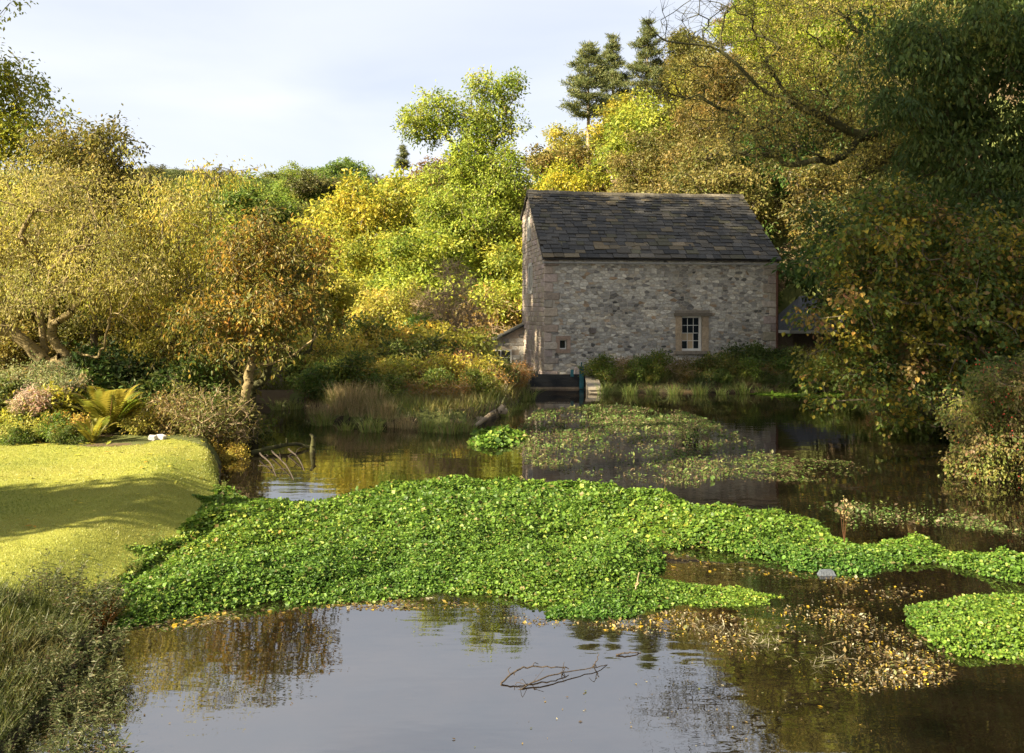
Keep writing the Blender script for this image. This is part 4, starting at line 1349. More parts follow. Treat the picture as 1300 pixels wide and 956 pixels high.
# bare tan twiggy tree by the outbuilding
r = np.random.default_rng(212)
Y0 = RY(38); K = Y0 / 38
make_tree('bare_tree', 'pale leafless twiggy tree between golden oak and outbuilding', 'tree', None, G(572, Y0),
    [lob(572,375,30,46,Y0),lob(560,410,28,30,Y0),lob(590,400,22,30,Y0),lob(545,385,16,24,Y0)],
    r, k_=K, n_clumps=170, clump=.55, per=5, leaf=.07, wr=.5, pal=PAL['straw'], mind=.3, tip=.013, seg=.4, twigs=9, bark='twig', up=.8, shell=.2, twig_r=.010, outward=.4)
r = np.random.default_rng(213)
Y0 = RY(40); K = Y0 / 40
make_tree('oak_tree', 'small golden brown oak on the far bank beside bare twiggy tree', 'tree', None, G(492, Y0),
    [lob(480,395,30,26,Y0),lob(510,385,26,22,Y0),lob(495,425,40,24,Y0),lob(470,435,24,20,Y0)],
    r, k_=K, n_clumps=120, clump=.5, per=70, leaf=.14, wr=.55, pal=PAL['gold'], mind=.35, tip=.012, seg=.4)

# tall limes outside the frame that shade the mill, the pond and the far bank
TREES['lime'] = proto(21, [(0,0,7.6,1.9,1.9,1.3),(1.1,.4,7.2,1.2,1.2,.9),(-1.1,-.5,7.4,1.2,1.2,.9),(.2,1.0,8.2,1.1,1.1,.9),(-.4,-1.1,8.0,1.1,1.1,.9),(.3,-.2,9.1,1.0,1.0,.7)], 'ygreen', name='lime_tree', n_clumps=110, per=42, r0=.1)
LBL['lime'] = 'tall lime tree'
def shade(w, t, h, wide=1.0):
    "w across and t along the sun's direction"
    sx, sy = -SUN_V.x / math.hypot(SUN_V.x, SUN_V.y), -SUN_V.y / math.hypot(SUN_V.x, SUN_V.y)
    stand('lime', 0, sy * t + sx * w, 0, 'shading the pond and the mill from the lawn side', wide, x=sx * t - sy * w, h=h, group='tall limes beyond the lawn')
for w_, t_, h_ in [(2.6,-13,34),(14.2,-14,35),(28.0,-13,34)]:
    shade(w_, t_, h_, .92)
for x_, y_, h_ in [(-14.6,7.0,7.5)]:
    stand('copper', 0, y_, 0, 'added out of view to dapple the lawn', 1.1, x=x_, h=h_, group='added trees beside the lawn')  # unseen tree added so its leaf dapple breaks up the straight trunk shadow
# ------------------------------------------------------------------ low plants
def bush_proto(name, seed, pal, leaf, per, n=60, lobes=None, **kw):
    r = np.random.default_rng(seed)
    a = dict(clump=.22, wr=.5, mind=.15, tip=.006, seg=.2, twigs=3, droop=.2, parts=('stems', 'foliage'), bark='bark')
    a.update(kw)
    return make_tree(name, 'bush', 'bush', None, (0, 0, 0), lobes or [(0,0,.45,.5,.5,.42),(.35,.1,.35,.35,.35,.3),(-.3,-.15,.38,.38,.35,.32)], r, n_clumps=n, per=per, leaf=leaf, pal=PAL[pal], **a)

BUSH = {'green': bush_proto('leafy_bush', 301, 'bush', .075, 60), 'gold': bush_proto('golden_bush', 302, 'gold', .07, 55),
        'brown': bush_proto('brown_bush', 303, 'brown', .05, 45, twigs=6, bark='twig'), 'dark': bush_proto('dark_bush', 304, 'dark', .075, 60)}
BL = {'green': 'green leafy bush', 'gold': 'golden leaved bush', 'brown': 'brown twiggy bush', 'dark': 'dark green bush'}
bused = set()
def bush(kind, px, Y, h, where, wide=1.0, group='bushes on the banks', color=None, x=None):
    K = RY(Y) / Y
    x = (px - 650) / FPX * Y * K if x is None else x * K
    Y, h = Y * K, h * K
    g = gz(x, Y)
    s = h / .88
    j = [random.uniform(.85, 1.15) for _ in range(3)]
    c = [a * b for a, b in zip(color or (1, 1, 1), j)]
    place(BUSH[kind], (x, Y, g - .05), random.uniform(0, 6.28), (s * wide, s * wide, s), BL[kind] + ' ' + where, group, c, first=kind not in bused)
    bused.add(kind)

# bank in front of the mill
for px, Y, h, k in [(768,33.2,.95,'green'),(790,33.4,1.05,'brown'),(812,33,.9,'green'),(836,33.4,1.1,'green'),(858,33,1.0,'brown'),(880,33.6,1.15,'brown'),(902,33.2,1.0,'green'),(925,33.6,1.0,'green'),(938,35,1.5,'dark'),(960,35.5,1.35,'green'),(985,35.5,1.3,'dark'),
                     (950,33,.9,'green'),(975,33,.85,'brown'),(1000,33.2,.9,'green'),(1025,33.2,1.0,'dark'),(1010,36,1.2,'green'),(780,32.4,.55,'brown'),(825,32.3,.5,'green'),(870,32.2,.5,'brown'),(915,32.2,.5,'green'),(965,32,.5,'dark'),(1040,32,.9,'green'),(1050,35,1.6,'brown')]:
    bush(k, px, Y, h, 'on the bank below the mill wall', 1.1, 'bushes below the mill')
# far bank, between the inlet and the outbuilding
for px, Y, h, k in [(640,33,.42,'brown'),(625,31,.5,'green'),(660,32,.6,'brown'),(605,30,.75,'brown'),(585,33,1.1,'green'),(570,31,1.7,'brown'),(650,28,1.0,'brown'),(630,26.5,1.0,'green'),(610,25,1.0,'brown'),(590,26,1.3,'gold'),(565,27,1.4,'brown'),(545,29,1.6,'green'),
                     (520,27,1.2,'gold'),(500,29,1.5,'green'),(480,26,1.1,'gold'),(455,25,1.2,'green'),(430,26,1.2,'gold'),(410,24.5,.9,'green'),(440,30,2.0,'gold'),(470,33,2.3,'green'),(510,34,2.4,'gold'),(550,34,2.4,'gold'),(578,37,2.2,'brown'),(566,36,2.2,'gold'),(535,37,2.4,'green'),
                     (400,29,1.5,'gold'),(375,29,1.3,'green'),(350,28.5,1.3,'gold'),(330,28.5,1.2,'brown'),(420,34,2.4,'gold'),(385,36,2.6,'gold'),(345,34,2.4,'green'),(635,38,.4,'brown'),(622,47,4.2,'brown'),(645,49,4.8,'brown'),(555,23.0,.8,'green'),(530,22.3,.7,'brown'),(500,22,.7,'green'),(575,21.8,.7,'brown'),(600,22.6,.8,'green')]:
    bush(k, px, Y, h, 'on the far bank of the pond', 1.1, 'bushes on the far bank', (1.3, 1.0, .8) if k == 'brown' else None)
# flower bed behind the lawn
for px, Y, h, k in [(5,13.6,.5,'gold'),(35,13.2,.42,'gold'),(70,13.3,.45,'green'),(90,13.5,.5,'gold'),(-20,13.4,.5,'gold'),(15,14.4,.9,'green'),(75,14.6,1.0,'gold'),(60,14.2,.7,'green'),(100,15,1.0,'green'),(235,14.2,.85,'brown'),(258,14,1.0,'brown'),(275,14.2,.85,'brown'),(215,15.6,.8,'green'),(195,15,.6,'gold'),(182,14.2,.5,'gold'),
                     (285,13.6,.45,'gold'),(250,15.6,1.2,'green'),(160,15.8,1.4,'dark'),(200,17,1.3,'dark'),(240,17.5,1.5,'green'),(290,15.4,.6,'green'),(125,16.5,1.6,'dark'),(280,17,1.0,'green'),(90,13.0,.3,'green'),(20,12.9,.3,'green')]:
    bush(k, px, Y, h, 'in the flower bed behind the lawn', 1.05, 'flower bed bushes')
# right bank
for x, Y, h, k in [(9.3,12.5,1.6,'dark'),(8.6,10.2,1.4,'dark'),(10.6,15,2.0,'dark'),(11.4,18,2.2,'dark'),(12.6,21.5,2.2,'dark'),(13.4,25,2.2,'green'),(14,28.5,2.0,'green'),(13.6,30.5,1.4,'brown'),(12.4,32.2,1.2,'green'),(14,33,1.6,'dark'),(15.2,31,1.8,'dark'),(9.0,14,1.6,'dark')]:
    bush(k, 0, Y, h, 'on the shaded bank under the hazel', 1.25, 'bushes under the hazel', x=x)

# variegated shrubs and the pale pink standards
r = np.random.default_rng(310)
vs = [make_tree('variegated_shrub', 'cream variegated shrub under the golden spreading tree', 'shrub', None, G(px, RY(14.8)), [lob(px,485,a,b,RY(14.8)),lob(px+12,500,a*.7,b*.7,RY(14.6))], r, k_=1.28, n_clumps=70, clump=.2, per=90, leaf=.05, wr=.4, pal=PAL['variegated'], mind=.14, tip=.005, seg=.2, parts=('stems', 'foliage')) for px, a, b in [(40, 48, 24)]]
make_tree('variegated_shrub', 'rounded variegated shrub with pinkish tips beside the fern', 'shrub', None, G(88, RY(14.5)), [lob(88,486,24,20,RY(14.5)),lob(78,498,22,16,RY(14.5))], r, k_=1.28, n_clumps=46, clump=.18, per=90, leaf=.05, wr=.4, pal=PAL['variegated'], mind=.12, tip=.005, seg=.2, parts=('stems', 'foliage'))
def standard(px, Y, ball, rx, ry, label, group=None):
    Y = RY(Y)
    b = G(px, Y)
    make_tree('standard_willow', label, 'shrub', group, b, [lob(px, ball, rx, ry, Y)], r, k_=1.28, n_clumps=34, clump=.13, per=60, leaf=.05, wr=.35, pal=PAL['pink'], mind=.1, tip=.004, seg=.15, r0=.026, droop=.1, shell=.1,
              limbs=[[b - [0, 0, .1], b + [.02, 0, .3], at(px, ball + 4, Y)]], bark='bark_pale')
standard(43, 13.7, 508, 17, 12, 'pink and white ball topped standard willow in the flower bed')
for px in (190, 201, 212):
    standard(px, 16.2, 503, 9, 10, 'small pale pink standard willow in the row behind the fern', 'row of three standards')

# ferns
def fern_proto(seed):
    r = np.random.default_rng(seed)
    m = MB()
    t = np.linspace(0, 1, 30)
    rx = np.stack([t * .62, 0 * t, .95 * t - .42 * t ** 2.6], 1)
    polytube(m, rx[::3], .008, .002, 4, (.25, .2, .08))
    for s in (-1, 1):
        L = .17 * np.sin(np.pi * np.clip(t[2:] * .9 + .08, 0, 1)) ** .8
        n = len(L)
        tang = unit(np.gradient(rx, axis=0))[2:]
        side = np.tile([0, s, 0.], (n, 1))
        d = side + tang * .5 + [0, 0, -.12]
        leaf_faces(m, rx[2:], d, np.cross(tang, side) * s * -1 + r.normal(0, .12, (n, 3)), L, .2, np.tile(pick(PAL['fern'], 1, r), (n, 1)) * r.uniform(.92, 1.08, (n, 1)), .03)
    return m.mesh('frond', M['leaf_thin'])
FR = [fern_proto(k) for k in (1, 2, 3)]
def fern(px, Y, size, label, n=18, group=None):
    size, Y = size * RY(Y) / Y, RY(Y)
    b = G(px, Y)
    root = empty('fern', b - [0, 0, .03])
    tag(root, label, 'fern', group)
    for k in range(n):
        o = link('frond', FR[k % 3], root)
        s = size * random.uniform(.75, 1.1)
        o.scale = (s * random.uniform(.7, 1.2), s, s)
        o.rotation_euler = (0, random.uniform(-.35, .12), k * 2.4 + random.uniform(-.3, .3))
        o.color = (random.uniform(.8, 1.2), random.uniform(.85, 1.1), random.uniform(.7, 1.1), 1)
fern(138, 14.0, 1.25, 'large golden green fern at the back of the lawn', 26)
fern(118, 13.0, .62, 'small fern in front of the large golden fern', 14)
fern(10, 14.2, .8, 'yellowing fern beside the pink topped standard willow', 16)
fern(165, 14.6, .9, 'fern between the large golden fern and the row of standards', 14)

# upright weeds, reeds, grass tufts
def tuft_proto(name, seed, n, h, wid, spread, pal, lean=.25, mat='grass', leafy=0):
    r = np.random.default_rng(seed)
    root = empty(name)
    m = MB()
    a = r.uniform(0, 6.28, n)
    p0 = np.stack([np.cos(a), np.sin(a), 0 * a], 1) * np.sqrt(r.uniform(0, 1, n))[:, None] * spread
    hh = h * r.uniform(.55, 1.1, n)
    ln = np.stack([r.normal(0, lean, n), r.normal(0, lean, n), 1 + 0 * a], 1) * hh[:, None] + p0 * .6
    b = r.uniform(0, 6.28, n)
    w = np.stack([np.cos(b), np.sin(b), 0 * b], 1) * wid / 2
    mid = p0 + ln * [.35, .35, .6]
    tn = pick(PAL[pal], n, r) * r.uniform(.75, 1.2, (n, 1))
    V = np.stack([p0 - w, p0 + w, mid + w * .8, mid - w * .8], 1).reshape(-1, 3)
    m.add(V, np.arange(4 * n).reshape(-1, 4), tn)
    V = np.stack([mid - w * .8, mid + w * .8, p0 + ln], 1).reshape(-1, 3)
    m.add(V, np.arange(3 * n).reshape(-1, 3), tn)
    m.build('blades', M[mat], root)
    if leafy:
        k = np.repeat(np.arange(n), leafy)
        q = r.uniform(.15, 1.0, len(k))[:, None]
        pos = np.where(q < .6, p0[k] + (mid - p0)[k] * q / .6, mid[k] + (p0 + ln - mid)[k] * (q - .6) / .4)
        d = r.normal(size=(len(k), 3)) * [1, 1, .3] + [0, 0, .15]
        m = MB()
        leaf_faces(m, pos, d, r.normal(size=(len(k), 3)) * .4 + [0, 0, 1], r.uniform(.04, .10, len(k)), .32, pick(PAL[pal], len(k), r) * r.uniform(.7, 1.3, (len(k), 1)), .08)
        m.build('foliage', M['leaf'], root)
    tag(root, 'tuft', 'grass tuft')
    return root
PAL['weed'] = [(4,(.12,.13,.045)),(3,(.17,.16,.07)),(2,(.09,.11,.035)),(1,(.26,.22,.12)),(1,(.20,.11,.07))]
PAL['sedge'] = [(4,(.13,.18,.03)),(3,(.20,.22,.04)),(2,(.30,.24,.09)),(1,(.09,.12,.02))]
REED = tuft_proto('reed_clump', 401, 160, .75, .014, .35, 'straw', .16)
SEDGE = tuft_proto('sedge_tuft', 402, 130, .55, .014, .22, 'sedge', .4)
WEED = tuft_proto('weed_clump', 403, 26, .8, .008, .28, 'weed', .14, leafy=34)
tused = set()
def tuft(p, kind, x, Y, h, label, group, cat, color=None):
    o = place(p, (x, Y, max(gz(x, Y), -.12) - .03), random.uniform(0, 6.28), h, label, group, color, first=kind not in tused)
    o['category'] = cat
    tused.add(kind)
for px, py in [(415,533),(428,536),(440,534),(452,538),(463,535),(476,540),(488,541),(500,543),(470,531),(445,529),(425,528),(395,526),(515,545)]:
    q = on(px, py, .05); tuft(REED, 'reed', q[0], q[1] + .5, random.uniform(.7, 1.0), 'dry straw coloured reed clump at the far water edge', 'reeds at the far water edge', 'reeds')
for px, py in [(405,540),(435,546),(470,548),(545,548),(570,550),(590,548),(350,520),(370,519),(640,528),(655,520),(668,508),(770,500),(800,500),(830,500),(860,500),(890,500),(920,500),(945,499),(970,499),(1000,499),(1030,499),(785,496),(905,495),(845,496),(955,494)]:
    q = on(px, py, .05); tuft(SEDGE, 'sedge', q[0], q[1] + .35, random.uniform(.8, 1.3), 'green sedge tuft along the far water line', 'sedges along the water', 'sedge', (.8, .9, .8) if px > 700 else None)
for px, Y, h in [(20,5.2,.95),(50,5.5,1.05),(80,5.7,1.1),(105,5.4,1.0),(125,5.6,.95),(40,4.8,.9),(75,4.9,.95),(105,4.8,.9),(130,5.0,.8),(10,4.6,.9),(60,4.4,.9),(100,4.3,.85),(140,4.6,.7),(-10,5.2,.9),(140,4.4,.6),(135,5.6,.8),(138,5.2,.7),(10,4.0,.8),(30,3.7,.8),(55,4.1,.8),(80,3.6,.8),(100,4.0,.8),(120,4.4,.8),(40,3.5,.8),(70,4.5,.8),(-20,4.0,.8),(110,3.6,.8),(90,4.3,.8),(20,4.3,.8),(0,3.7,.8),(60,3.6,.8),(120,3.9,.7),(140,3.7,.6),(60,3.9,.7),(90,3.8,.7),(20,3.9,.7),(-40,4.8,.9),(-15,4.4,.9),(40,4.2,.8),(130,4.2,.6)]:
    Y, h = RY(Y), h * RY(Y) / Y * np.interp(px, [0, 60, 110], [.5, .72, 1.0])
    tuft(WEED, 'weed', (px - 650) / FPX * Y, Y, h * .42, 'grey green seeding weed clump at the near lawn corner', 'weeds at the near lawn corner', 'weeds', (.6, .68, .6))
for px, py, h in [(168,690,.35),(195,668,.35),(278,600,.3),(270,630,.3),(150,735,.4),(130,720,.4)]:
    q = on(px, py, .4); tuft(WEED, 'weed', q[0], q[1], h, 'small leafy weed clump where cress meets lawn', 'weeds along the lawn edge', 'weeds', (1.2, 1.5, .8))
for px, py, c in [(131,745,(1.5,.6,.3)),(126,757,(1.4,.5,.3)),(165,745,(1.2,1.2,.5))]:
    q = on(px, py, .3); tuft(SEDGE, 'sedge', q[0], q[1], .5, 'small rust and yellow blade tuft by the weeds', 'rusty blades by the weeds', 'sedge', c)

# ------------------------------------------------------------------ watercress
def cress(name, label, poly_px, hmax, dens, leaf, edge=.45, zed=0.0, pal='cress', seed=1, flat=0, emerge=.04, kindlabel='watercress'):
    r = np.random.default_rng(seed)
    poly = np.array([on(a, b, c)[:2] for a, b, c in poly_px])
    lo, hi = poly.min(0), poly.max(0)
    # wobble the outline so that it breaks up
    n = int((hi - lo).prod() * dens)
    p = r.uniform(lo, hi, (n, 2))
    wob = .17 * vnoise(p[:, 0] * 2.6, p[:, 1] * 2.6, seed + 5) + .08 * vnoise(p[:, 0] * 9, p[:, 1] * 9, seed + 6) + r.normal(0, .03, n)
    sd = poly_sd(p, poly) + wob
    keep = sd > 0
    p, sd, wob = p[keep], sd[keep], wob[keep]
    if not flat:      # fewer, larger leaves further off
        k = r.uniform(size=len(p)) < np.clip((11.5 / p[:, 1]) ** 1.3, .25, 1)
        gap = vnoise(p[:, 0] * 4.6, p[:, 1] * 6.0, seed + 30) + .6 * vnoise(p[:, 0] * 13, p[:, 1] * 13, seed + 31)
        k &= (gap > -.75) | (r.uniform(size=len(p)) < .3)
        p, sd, wob = p[k], sd[k], wob[k]
    def hh(p, sd):
        m = .55 + .36 * vnoise(p[:, 0] * 1.25, p[:, 1] * 1.6, seed + 1) + .20 * vnoise(p[:, 0] * 3.6, p[:, 1] * 3.6, seed + 2) + .13 * vnoise(p[:, 0] * 9, p[:, 1] * 9, seed + 3)
        return hmax * np.clip(m, .1, 1.5) * np.clip(sd / edge, 0, 1) ** .75
    h = hh(p, sd)
    base = np.maximum(ground_z(p[:, 0], p[:, 1]), 0.0)
    n = len(p)
    e = .05
    gxp = (hh(p + [e, 0], poly_sd(p + [e, 0], poly) + wob) - h) / e
    gyp = (hh(p + [0, e], poly_sd(p + [0, e], poly) + wob) - h) / e
    nr = unit(np.stack([-gxp, -gyp, np.ones(n)], 1))
    pos = np.stack([p[:, 0], p[:, 1], base + h * (1 - .45 * r.uniform(size=n) ** 2) + .006 + r.normal(0, .012, n) * (h > .05)], 1)
    pos[:, 2] = np.maximum(pos[:, 2], base + .006)
    d = r.normal(size=(n, 3)) * [1, 1, .35]
    nn = nr + r.normal(size=(n, 3)) * (.6 if not flat else .12)
    far = np.clip(p[:, 1] / 11.5, .9, 2.0)
    L = leaf * np.exp(r.normal(-.08, .35, n)).clip(.4, 2) * far
    tn = pick(PAL[pal], n, r) * r.uniform(.75, 1.2, (n, 1))
    big = vnoise(p[:, 0] * .9, p[:, 1] * .9, seed + 9)[:, None]
    tn = tn * (1 + .3 * big * [1.3, .8, .4])
    yel = vnoise(p[:, 0] * 1.3, p[:, 1] * 1.3, seed + 19) + r.normal(0, .3, n)
    tn = np.where((yel > 1.25)[:, None], tn * [1.5, 1.15, 1.0], tn)
    mb = MB()
    tn = np.clip(tn, .004, .8)
    nearby = p[:, 1] < 11.5
    for s_, b_ in ((nearby, True), (~nearby, False)):
        if s_.any(): leaf_faces(mb, pos[s_], d[s_], nn[s_], L[s_] * (1 if b_ else 1.12), .85 if b_ else 1.0, tn[s_], .06, b_)
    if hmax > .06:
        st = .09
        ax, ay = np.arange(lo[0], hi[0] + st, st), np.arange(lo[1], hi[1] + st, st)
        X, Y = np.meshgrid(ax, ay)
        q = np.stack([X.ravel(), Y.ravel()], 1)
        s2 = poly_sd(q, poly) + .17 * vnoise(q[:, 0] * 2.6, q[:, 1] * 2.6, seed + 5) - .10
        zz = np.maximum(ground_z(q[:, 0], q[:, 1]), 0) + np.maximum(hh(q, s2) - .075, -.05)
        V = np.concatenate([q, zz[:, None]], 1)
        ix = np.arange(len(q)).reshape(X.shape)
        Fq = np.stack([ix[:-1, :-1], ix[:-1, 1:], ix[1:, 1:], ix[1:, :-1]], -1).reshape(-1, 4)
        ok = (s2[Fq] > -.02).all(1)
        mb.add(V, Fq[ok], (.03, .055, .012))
    tag(mb.build(name, M['leaf_shiny']), label, kindlabel, kind='stuff')

t = .18
cress('watercress_bed', 'broad bright green watercress bed crossing the middle of the pond',
  [(152,800,0),(146,760,.1),(135,735,.35),(150,700,.42),(188,665,.42),(252,640,.42),(265,602,.42),(285,588,.4),(318,620,.15),(345,634,.1),(400,634,.1),(455,622,.1),(480,612,.12),(560,600,t),(640,602,t),(700,606,t),(760,612,t),(860,630,t),(945,638,t),(1010,648,t),(1062,672,t),(1105,684,t),
   (1135,672,t),(1165,668,t),(1205,684,t),(1250,692,t),(1340,706,t),(1340,752,0),(1285,738,0),(1215,722,0),(1165,722,0),(1100,727,0),(1020,724,0),(960,714,0),(890,698,0),(830,696,0),(834,728,0),(826,752,0),(770,764,0),(700,772,0),(640,764,0),(560,754,0),(500,758,0),(430,764,0),(350,770,0),(280,772,0),(220,782,0),(180,792,0)],
  .34, 6000, .036, seed=3, edge=.55)
cress('watercress_patch', 'bright watercress patch on the open water at the pond corner', [(1148,770,0),(1200,750,.12),(1260,744,.12),(1350,752,.12),(1350,850,0),(1300,838,0),(1240,830,0),(1190,812,0),(1155,796,0)], .2, 8500, .030, seed=13, edge=.35)
cress('watercress_patch', 'low watercress tongue floating in front of the main bed', [(690,775,0),(760,752,0),(850,735,.05),(930,738,.05),(1000,754,.03),(985,766,0),(930,772,0),(860,766,0),(800,778,0),(740,786,0),(690,786,0)], .10, 8000, .028, seed=23, edge=.3)
cress('watercress_patch', 'small bright watercress mound by the fallen log', [(598,562,0),(612,545,.1),(640,540,.1),(662,548,.1),(672,558,0),(650,566,0),(620,570,0)], .3, 3800, .045, seed=33, edge=.5)
PAL['pondweed'] = [(5,(.09,.15,.03)),(3,(.13,.15,.04)),(3,(.14,.10,.055)),(1,(.22,.22,.09))]
def scatter(name, label, cat, poly_px, n, h, pal, seed, leaf=.05, clumpy=.2, thr=.0, fx=2.0, fy=2.0, stem=False, zoff=.004, wr=.55):
    r = np.random.default_rng(seed)
    poly = np.array([on(a, b)[:2] for a, b in poly_px])
    p = r.uniform(poly.min(0), poly.max(0), (n, 2))
    m = vnoise(p[:, 0] * fx, p[:, 1] * fy, seed) + .5 * vnoise(p[:, 0] * fx * 3.1, p[:, 1] * fy * 3.1, seed + 1) + np.clip(poly_sd(p, poly) / .5, -2, .4)
    p = p[(m + r.normal(0, clumpy, n) > thr) & (poly_sd(p, poly) > 0)]
    n = len(p)
    z = np.maximum(ground_z(p[:, 0], p[:, 1]), 0) + zoff + h * r.uniform(size=n) ** 2
    pos = np.concatenate([p, z[:, None]], 1)
    tl = .25 if not h else .6
    L = leaf * np.exp(r.normal(-.1, .45, n)).clip(.3, 2.6) * np.clip(p[:, 1] / 10, .8, 2.4)
    mb = MB()
    d = r.normal(size=(n, 3)) * [1, 1, .08 if not h else .5]
    d[:, 2] = np.abs(d[:, 2])
    leaf_faces(mb, pos, d, r.normal(size=(n, 3)) * tl * (.25 if not h else 1) + [0, 0, 1], L, wr, pick(PAL[pal], n, r) * r.uniform(.6, 1.3, (n, 1)), .05)
    if stem:
        q = pos.copy(); q[:, 2] = -.02
        tubes(mb, q[::3], pos[::3] + r.normal(0, .02, (len(q[::3]), 3)), np.full(len(q[::3]), .004), np.full(len(q[::3]), .003), 3, (.2, .15, .08))
    tag(mb.build(name, M['leaf']), label, cat, kind='stuff')
scatter('pondweed', 'sparse brown and green pondweed on the water below the mill', 'pondweed', [(640,560),(680,522),(760,514),(860,520),(930,545),(985,575),(960,600),(880,618),(800,612),(720,600),(670,590)], 42000, .035, 'pondweed', 5, .026, clumpy=.6, thr=.45, fx=1.3, fy=.8, stem=True)
scatter('floating_weed', 'thin pale green floating weed streaks on the dark water', 'pondweed', [(880,600),(960,575),(1080,585),(1120,600),(1040,612),(940,612)], 14000, 0, 'pondweed', 6, .028, clumpy=.5, thr=.6, fx=.6, fy=2.0)
scatter('floating_weed', 'loose floating weed between bed and shaded bank', 'pondweed', [(1010,640),(1100,630),(1240,650),(1300,680),(1180,668),(1080,676)], 9000, .02, 'pondweed', 7, .03, clumpy=.5, thr=.95, fx=1.2, fy=1.2)
scatter('duckweed', 'bright green duckweed line under the shaded bank', 'duckweed', [(950,500),(1000,497.5),(1110,498),(1110,505),(1000,504)], 9000, 0, 'cress', 8, .05, thr=-.6)
PAL['litter'] = [(4,(.20,.145,.055)),(5,(.11,.075,.035)),(1.5,(.36,.26,.06)),(2,(.30,.27,.18)),(2,(.14,.15,.05)),(1,(.50,.33,.03))]
L1_ = [(560,764),(640,776),(720,790),(800,788),(860,775),(930,778),(1010,766),(1100,780),(1160,800),(1210,830),(1210,870),(1080,880),(960,846),(860,812),(760,800),(660,792),(580,775)]
scatter('leaf_litter', 'raft of yellow and brown leaves floating beside the watercress', 'leaf litter', L1_, 30000, .006, 'litter', 9, .03, clumpy=.6, thr=.75, fx=2.2, fy=2.6)
scatter('leaf_litter', 'thin line of fallen leaves along the watercress edge', 'leaf litter', [(170,798),(220,786),(300,774),(420,766),(540,758),(640,770),(560,774),(430,776),(300,786),(230,802)], 5200, 0, 'litter', 10, .04, thr=.2, fx=3, fy=3)
scatter('leaf_litter', 'brown leaves in the shallow channel between the watercress', 'leaf litter', [(840,700),(900,704),(1000,726),(1120,734),(1240,742),(1160,760),(1120,790),(1020,770),(1000,745),(900,735),(845,730)], 9000, 0, 'litter', 12, .03, clumpy=.5, thr=.9, fx=2, fy=3)
scatter('leaf_litter', 'few single leaves adrift on the open reflecting water', 'leaf litter', [(200,800),(500,790),(800,800),(1200,880),(1300,950),(1000,990),(300,990),(150,960)], 900, 0, 'litter', 14, .024, thr=.9, fx=1.4, fy=1.4)
PAL['rag'] = [(3,(.34,.30,.20)),(2,(.24,.22,.12)),(1,(.14,.14,.05))]
scatter('dead_stalks', 'bleached weed stalks matted along the leaf raft', 'leaf litter', [(800,790),(860,786),(960,800),(1040,806),(1090,850),(1040,852),(960,822),(880,806)], 1800, .004, 'rag', 15, .11, thr=.2, fx=2, fy=2, wr=.05)
scatter('fallen_leaves', 'fallen leaves scattered over the lawn', 'leaf litter', [(-100,575),(270,575),(275,640),(160,690),(120,760),(-100,780)], 900, 0, 'gold', 16, .05, thr=-.2, zoff=.035)

# ------------------------------------------------------------------ dead branches and small things in the pond
def dead_branch(name, label, path, r0, r1, subs, mat='dead', seed=1, parent=None):
    r = np.random.default_rng(seed)
    p = smooth_path(path, 5, .004, r)
    m = MB()
    polytube(m, p, r0, r1, 6)
    for k in range(subs):
        i = r.integers(2, len(p) - 1)
        L = r.uniform(.15, .5) * np.linalg.norm(p[-1] - p[0]) * .35
        d = unit(r.normal(size=3) * [1, .6, .5] + [0, 0, .5])
        q = smooth_path([p[i], p[i] + d * L * .5 + r.normal(0, .03, 3), p[i] + d * L + [0, 0, -.1 * L]], 3)
        polytube(m, q, max(r1, r0 * .45), r1 * .6, 4)
    return tag(m.build(name, M[mat], smooth=True), label, 'branch')
w = lambda px, py, z=0.0: on(px, py, z)
def wz(px, py_water, z):
    q = on(px, py_water); q[2] = z; return q
dead_branch('dead_branch', 'dark arched dead branch rising from the near water', [wz(632,872,-.03), wz(648,864,.05), wz(670,858,.075), wz(700,856,.06), wz(722,853,.03)], .009, .004, 5, seed=2)
dead_branch('dead_branch', 'thin dark twig lying beside the arched branch', [wz(655,876,-.01), wz(690,866,.04), wz(720,858,.03), wz(758,850,.02), wz(775,842,-.01)], .007, .003, 4, seed=3)
dead_branch('dead_twig', 'small dark twig poking out of the open water', [wz(752,846,-.02), wz(757,846,.05), wz(760,845,.11)], .006, .003, 1, seed=4)
dead_branch('dead_twig', 'short floating dark stick on the open water', [wz(782,832,.005), wz(800,831,.02), wz(814,829,.005)], .008, .004, 1, seed=5)
dead_branch('dead_branch', 'pale forked twig standing at the watercress edge', [wz(803,757,-.02), wz(808,757,.12), wz(812,757,.26)], .010, .006, 3, 'twig', seed=6)
dead_branch('fallen_branch', 'mossy fallen branch lying on the water below the orange cherry', [wz(318,578,.05), wz(345,574,.10), wz(375,570,.12), wz(395,569,.02)], .055, .03, 3, 'bark_moss', seed=7)
for k, (a, b, z1, s) in enumerate([((330,580),(352,607),.05,8),((345,577),(375,612),.06,9),((366,574),(388,600),.04,10)]):
    dead_branch('fallen_branch', 'dark submerged twig of the fallen branch by the watercress', [wz(*a, .08), wz((a[0]+b[0])/2+3, (a[1]+b[1])/2, .06), wz(*b, -.02)], .02, .008, 2, seed=s)['group'] = 'twigs of the fallen branch'
dead_branch('stump', 'short dark broken stump standing in the water', [wz(397,574,-.1), wz(397,574,.14), wz(398,574,.30), wz(394,574,.42)], .075, .03, 2, 'bark_moss', seed=11)
dead_branch('log', 'weathered pale log resting on the far bank by the sluice', [w(602,545,.05)+[0,.2,.05], w(618,530,.25), w(632,522,.45), w(641,522,.42)], .05, .10, 2, 'bark_pale', seed=12)
dead_branch('stump', 'weathered grey post stump on the far bank', [G(533,RY(31))-[0,0,.2], G(533,RY(31))+[0,0,.4], G(533,RY(31))+[.02,0,.85]], .15, .12, 0, 'bark_pale', seed=13)
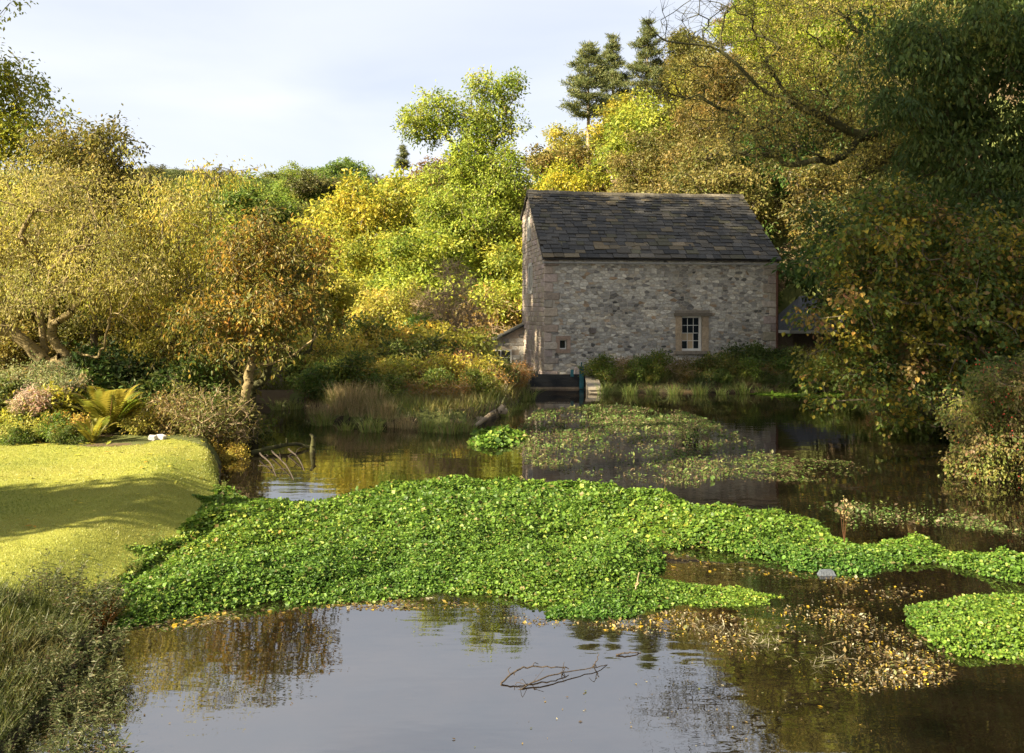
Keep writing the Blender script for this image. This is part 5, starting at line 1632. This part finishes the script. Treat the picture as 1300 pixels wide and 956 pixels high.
# dry seed head on the bed
r = np.random.default_rng(420)
root = empty('seed_head', on(1072, 693) + [0, 0, .05])
tag(root, 'dry brown seed head standing above the watercress', 'plant')
m = MB()
for dx, hz in ((0, .56), (.06, .48), (-.05, .42)):
    polytube(m, smooth_path([(0, 0, 0), (dx * .5, .02, hz * .5), (dx, 0, hz)], 3), .006, .003, 4, (.22, .13, .08))
m.build('stem', M['twig'], root)
m = MB()
q = np.concatenate([np.array([dx, 0, hz]) + r.normal(0, .03, (16, 3)) for dx, hz in ((0, .56), (.06, .48), (-.05, .42), (.02, .35))])
leaf_faces(m, q, r.normal(size=(len(q), 3)), r.normal(size=(len(q), 3)), r.uniform(.03, .06, len(q)), .6, pick(PAL['straw'], len(q), r), .1)
m.build('flowers', M['leaf'], root)
m = MB()
V = np.array([(-.11,0,0),(.11,0,0),(.09,.09,0),(-.09,.09,0),(-.08,.02,.05),(.09,.02,.045),(.07,.07,.06),(-.06,.07,.055)])
m.add(V + on(1050, 731), box_f, (.07, .08, .095)); tag(m.build('stone', M['stone']), 'small blue grey stone breaking the water by the bed', 'stone')
# far masonry: weir, its wall, and the pale stone in the flower bed
m = MB(); b_ = G(343, RY(27.2))
m.box(b_ + [-1.0, 0, -.3], b_ + [.5, .5, .75], (.9, .8, .72))
bw = m.build('bank_wall', M['mortar']); tag(bw, 'low pinkish stone wall across the far water behind the cherry', 'wall')
rr = np.random.default_rng(8)
for i in range(6):
    for j in range(4):
        x0 = -1.0 + i * .25
        o = stone_mb((x0 + .01, -.05 + j * .2 + .01), (x0 + .24, -.05 + j * .2 + .19), .03, rr, fr_front, np.array((.45, .36, .30)) * rr.uniform(.8, 1.2)).build('stone', M['stone'], bw)
        o.location = b_
m = MB(); b_ = G(390, 46) + [0, 0, .2]
for i in range(3):
    V8 = [(-.9, -.3 * i, .5 - .2 * i), (.8, -.3 * i, .5 - .2 * i), (.8, -.3 * i - .12, .32 - .2 * i), (-.9, -.3 * i - .12, .32 - .2 * i)]
    m.add(np.array(V8) + b_, [(0, 1, 2, 3)], (1, 1, 1))
tag(m.build('cascade', M['paint']), 'little white cascade seen through the branches across the stream', 'cascade')
m = MB(); b_ = G(204, RY(13.3))
for k in range(4):
    c = b_ + [rr.uniform(-.15, .15), rr.uniform(-.1, .1), .04]
    stone_mb((-.09, -.05), (.09, .07), .1, rr, lambda s, z, o, c=c: (c[0] + s, c[1] - o, c[2] + z), (.5, .46, .42), m)
tag(m.build('stone', M['stone']), 'pale garden stone at the back edge of the lawn', 'stone')
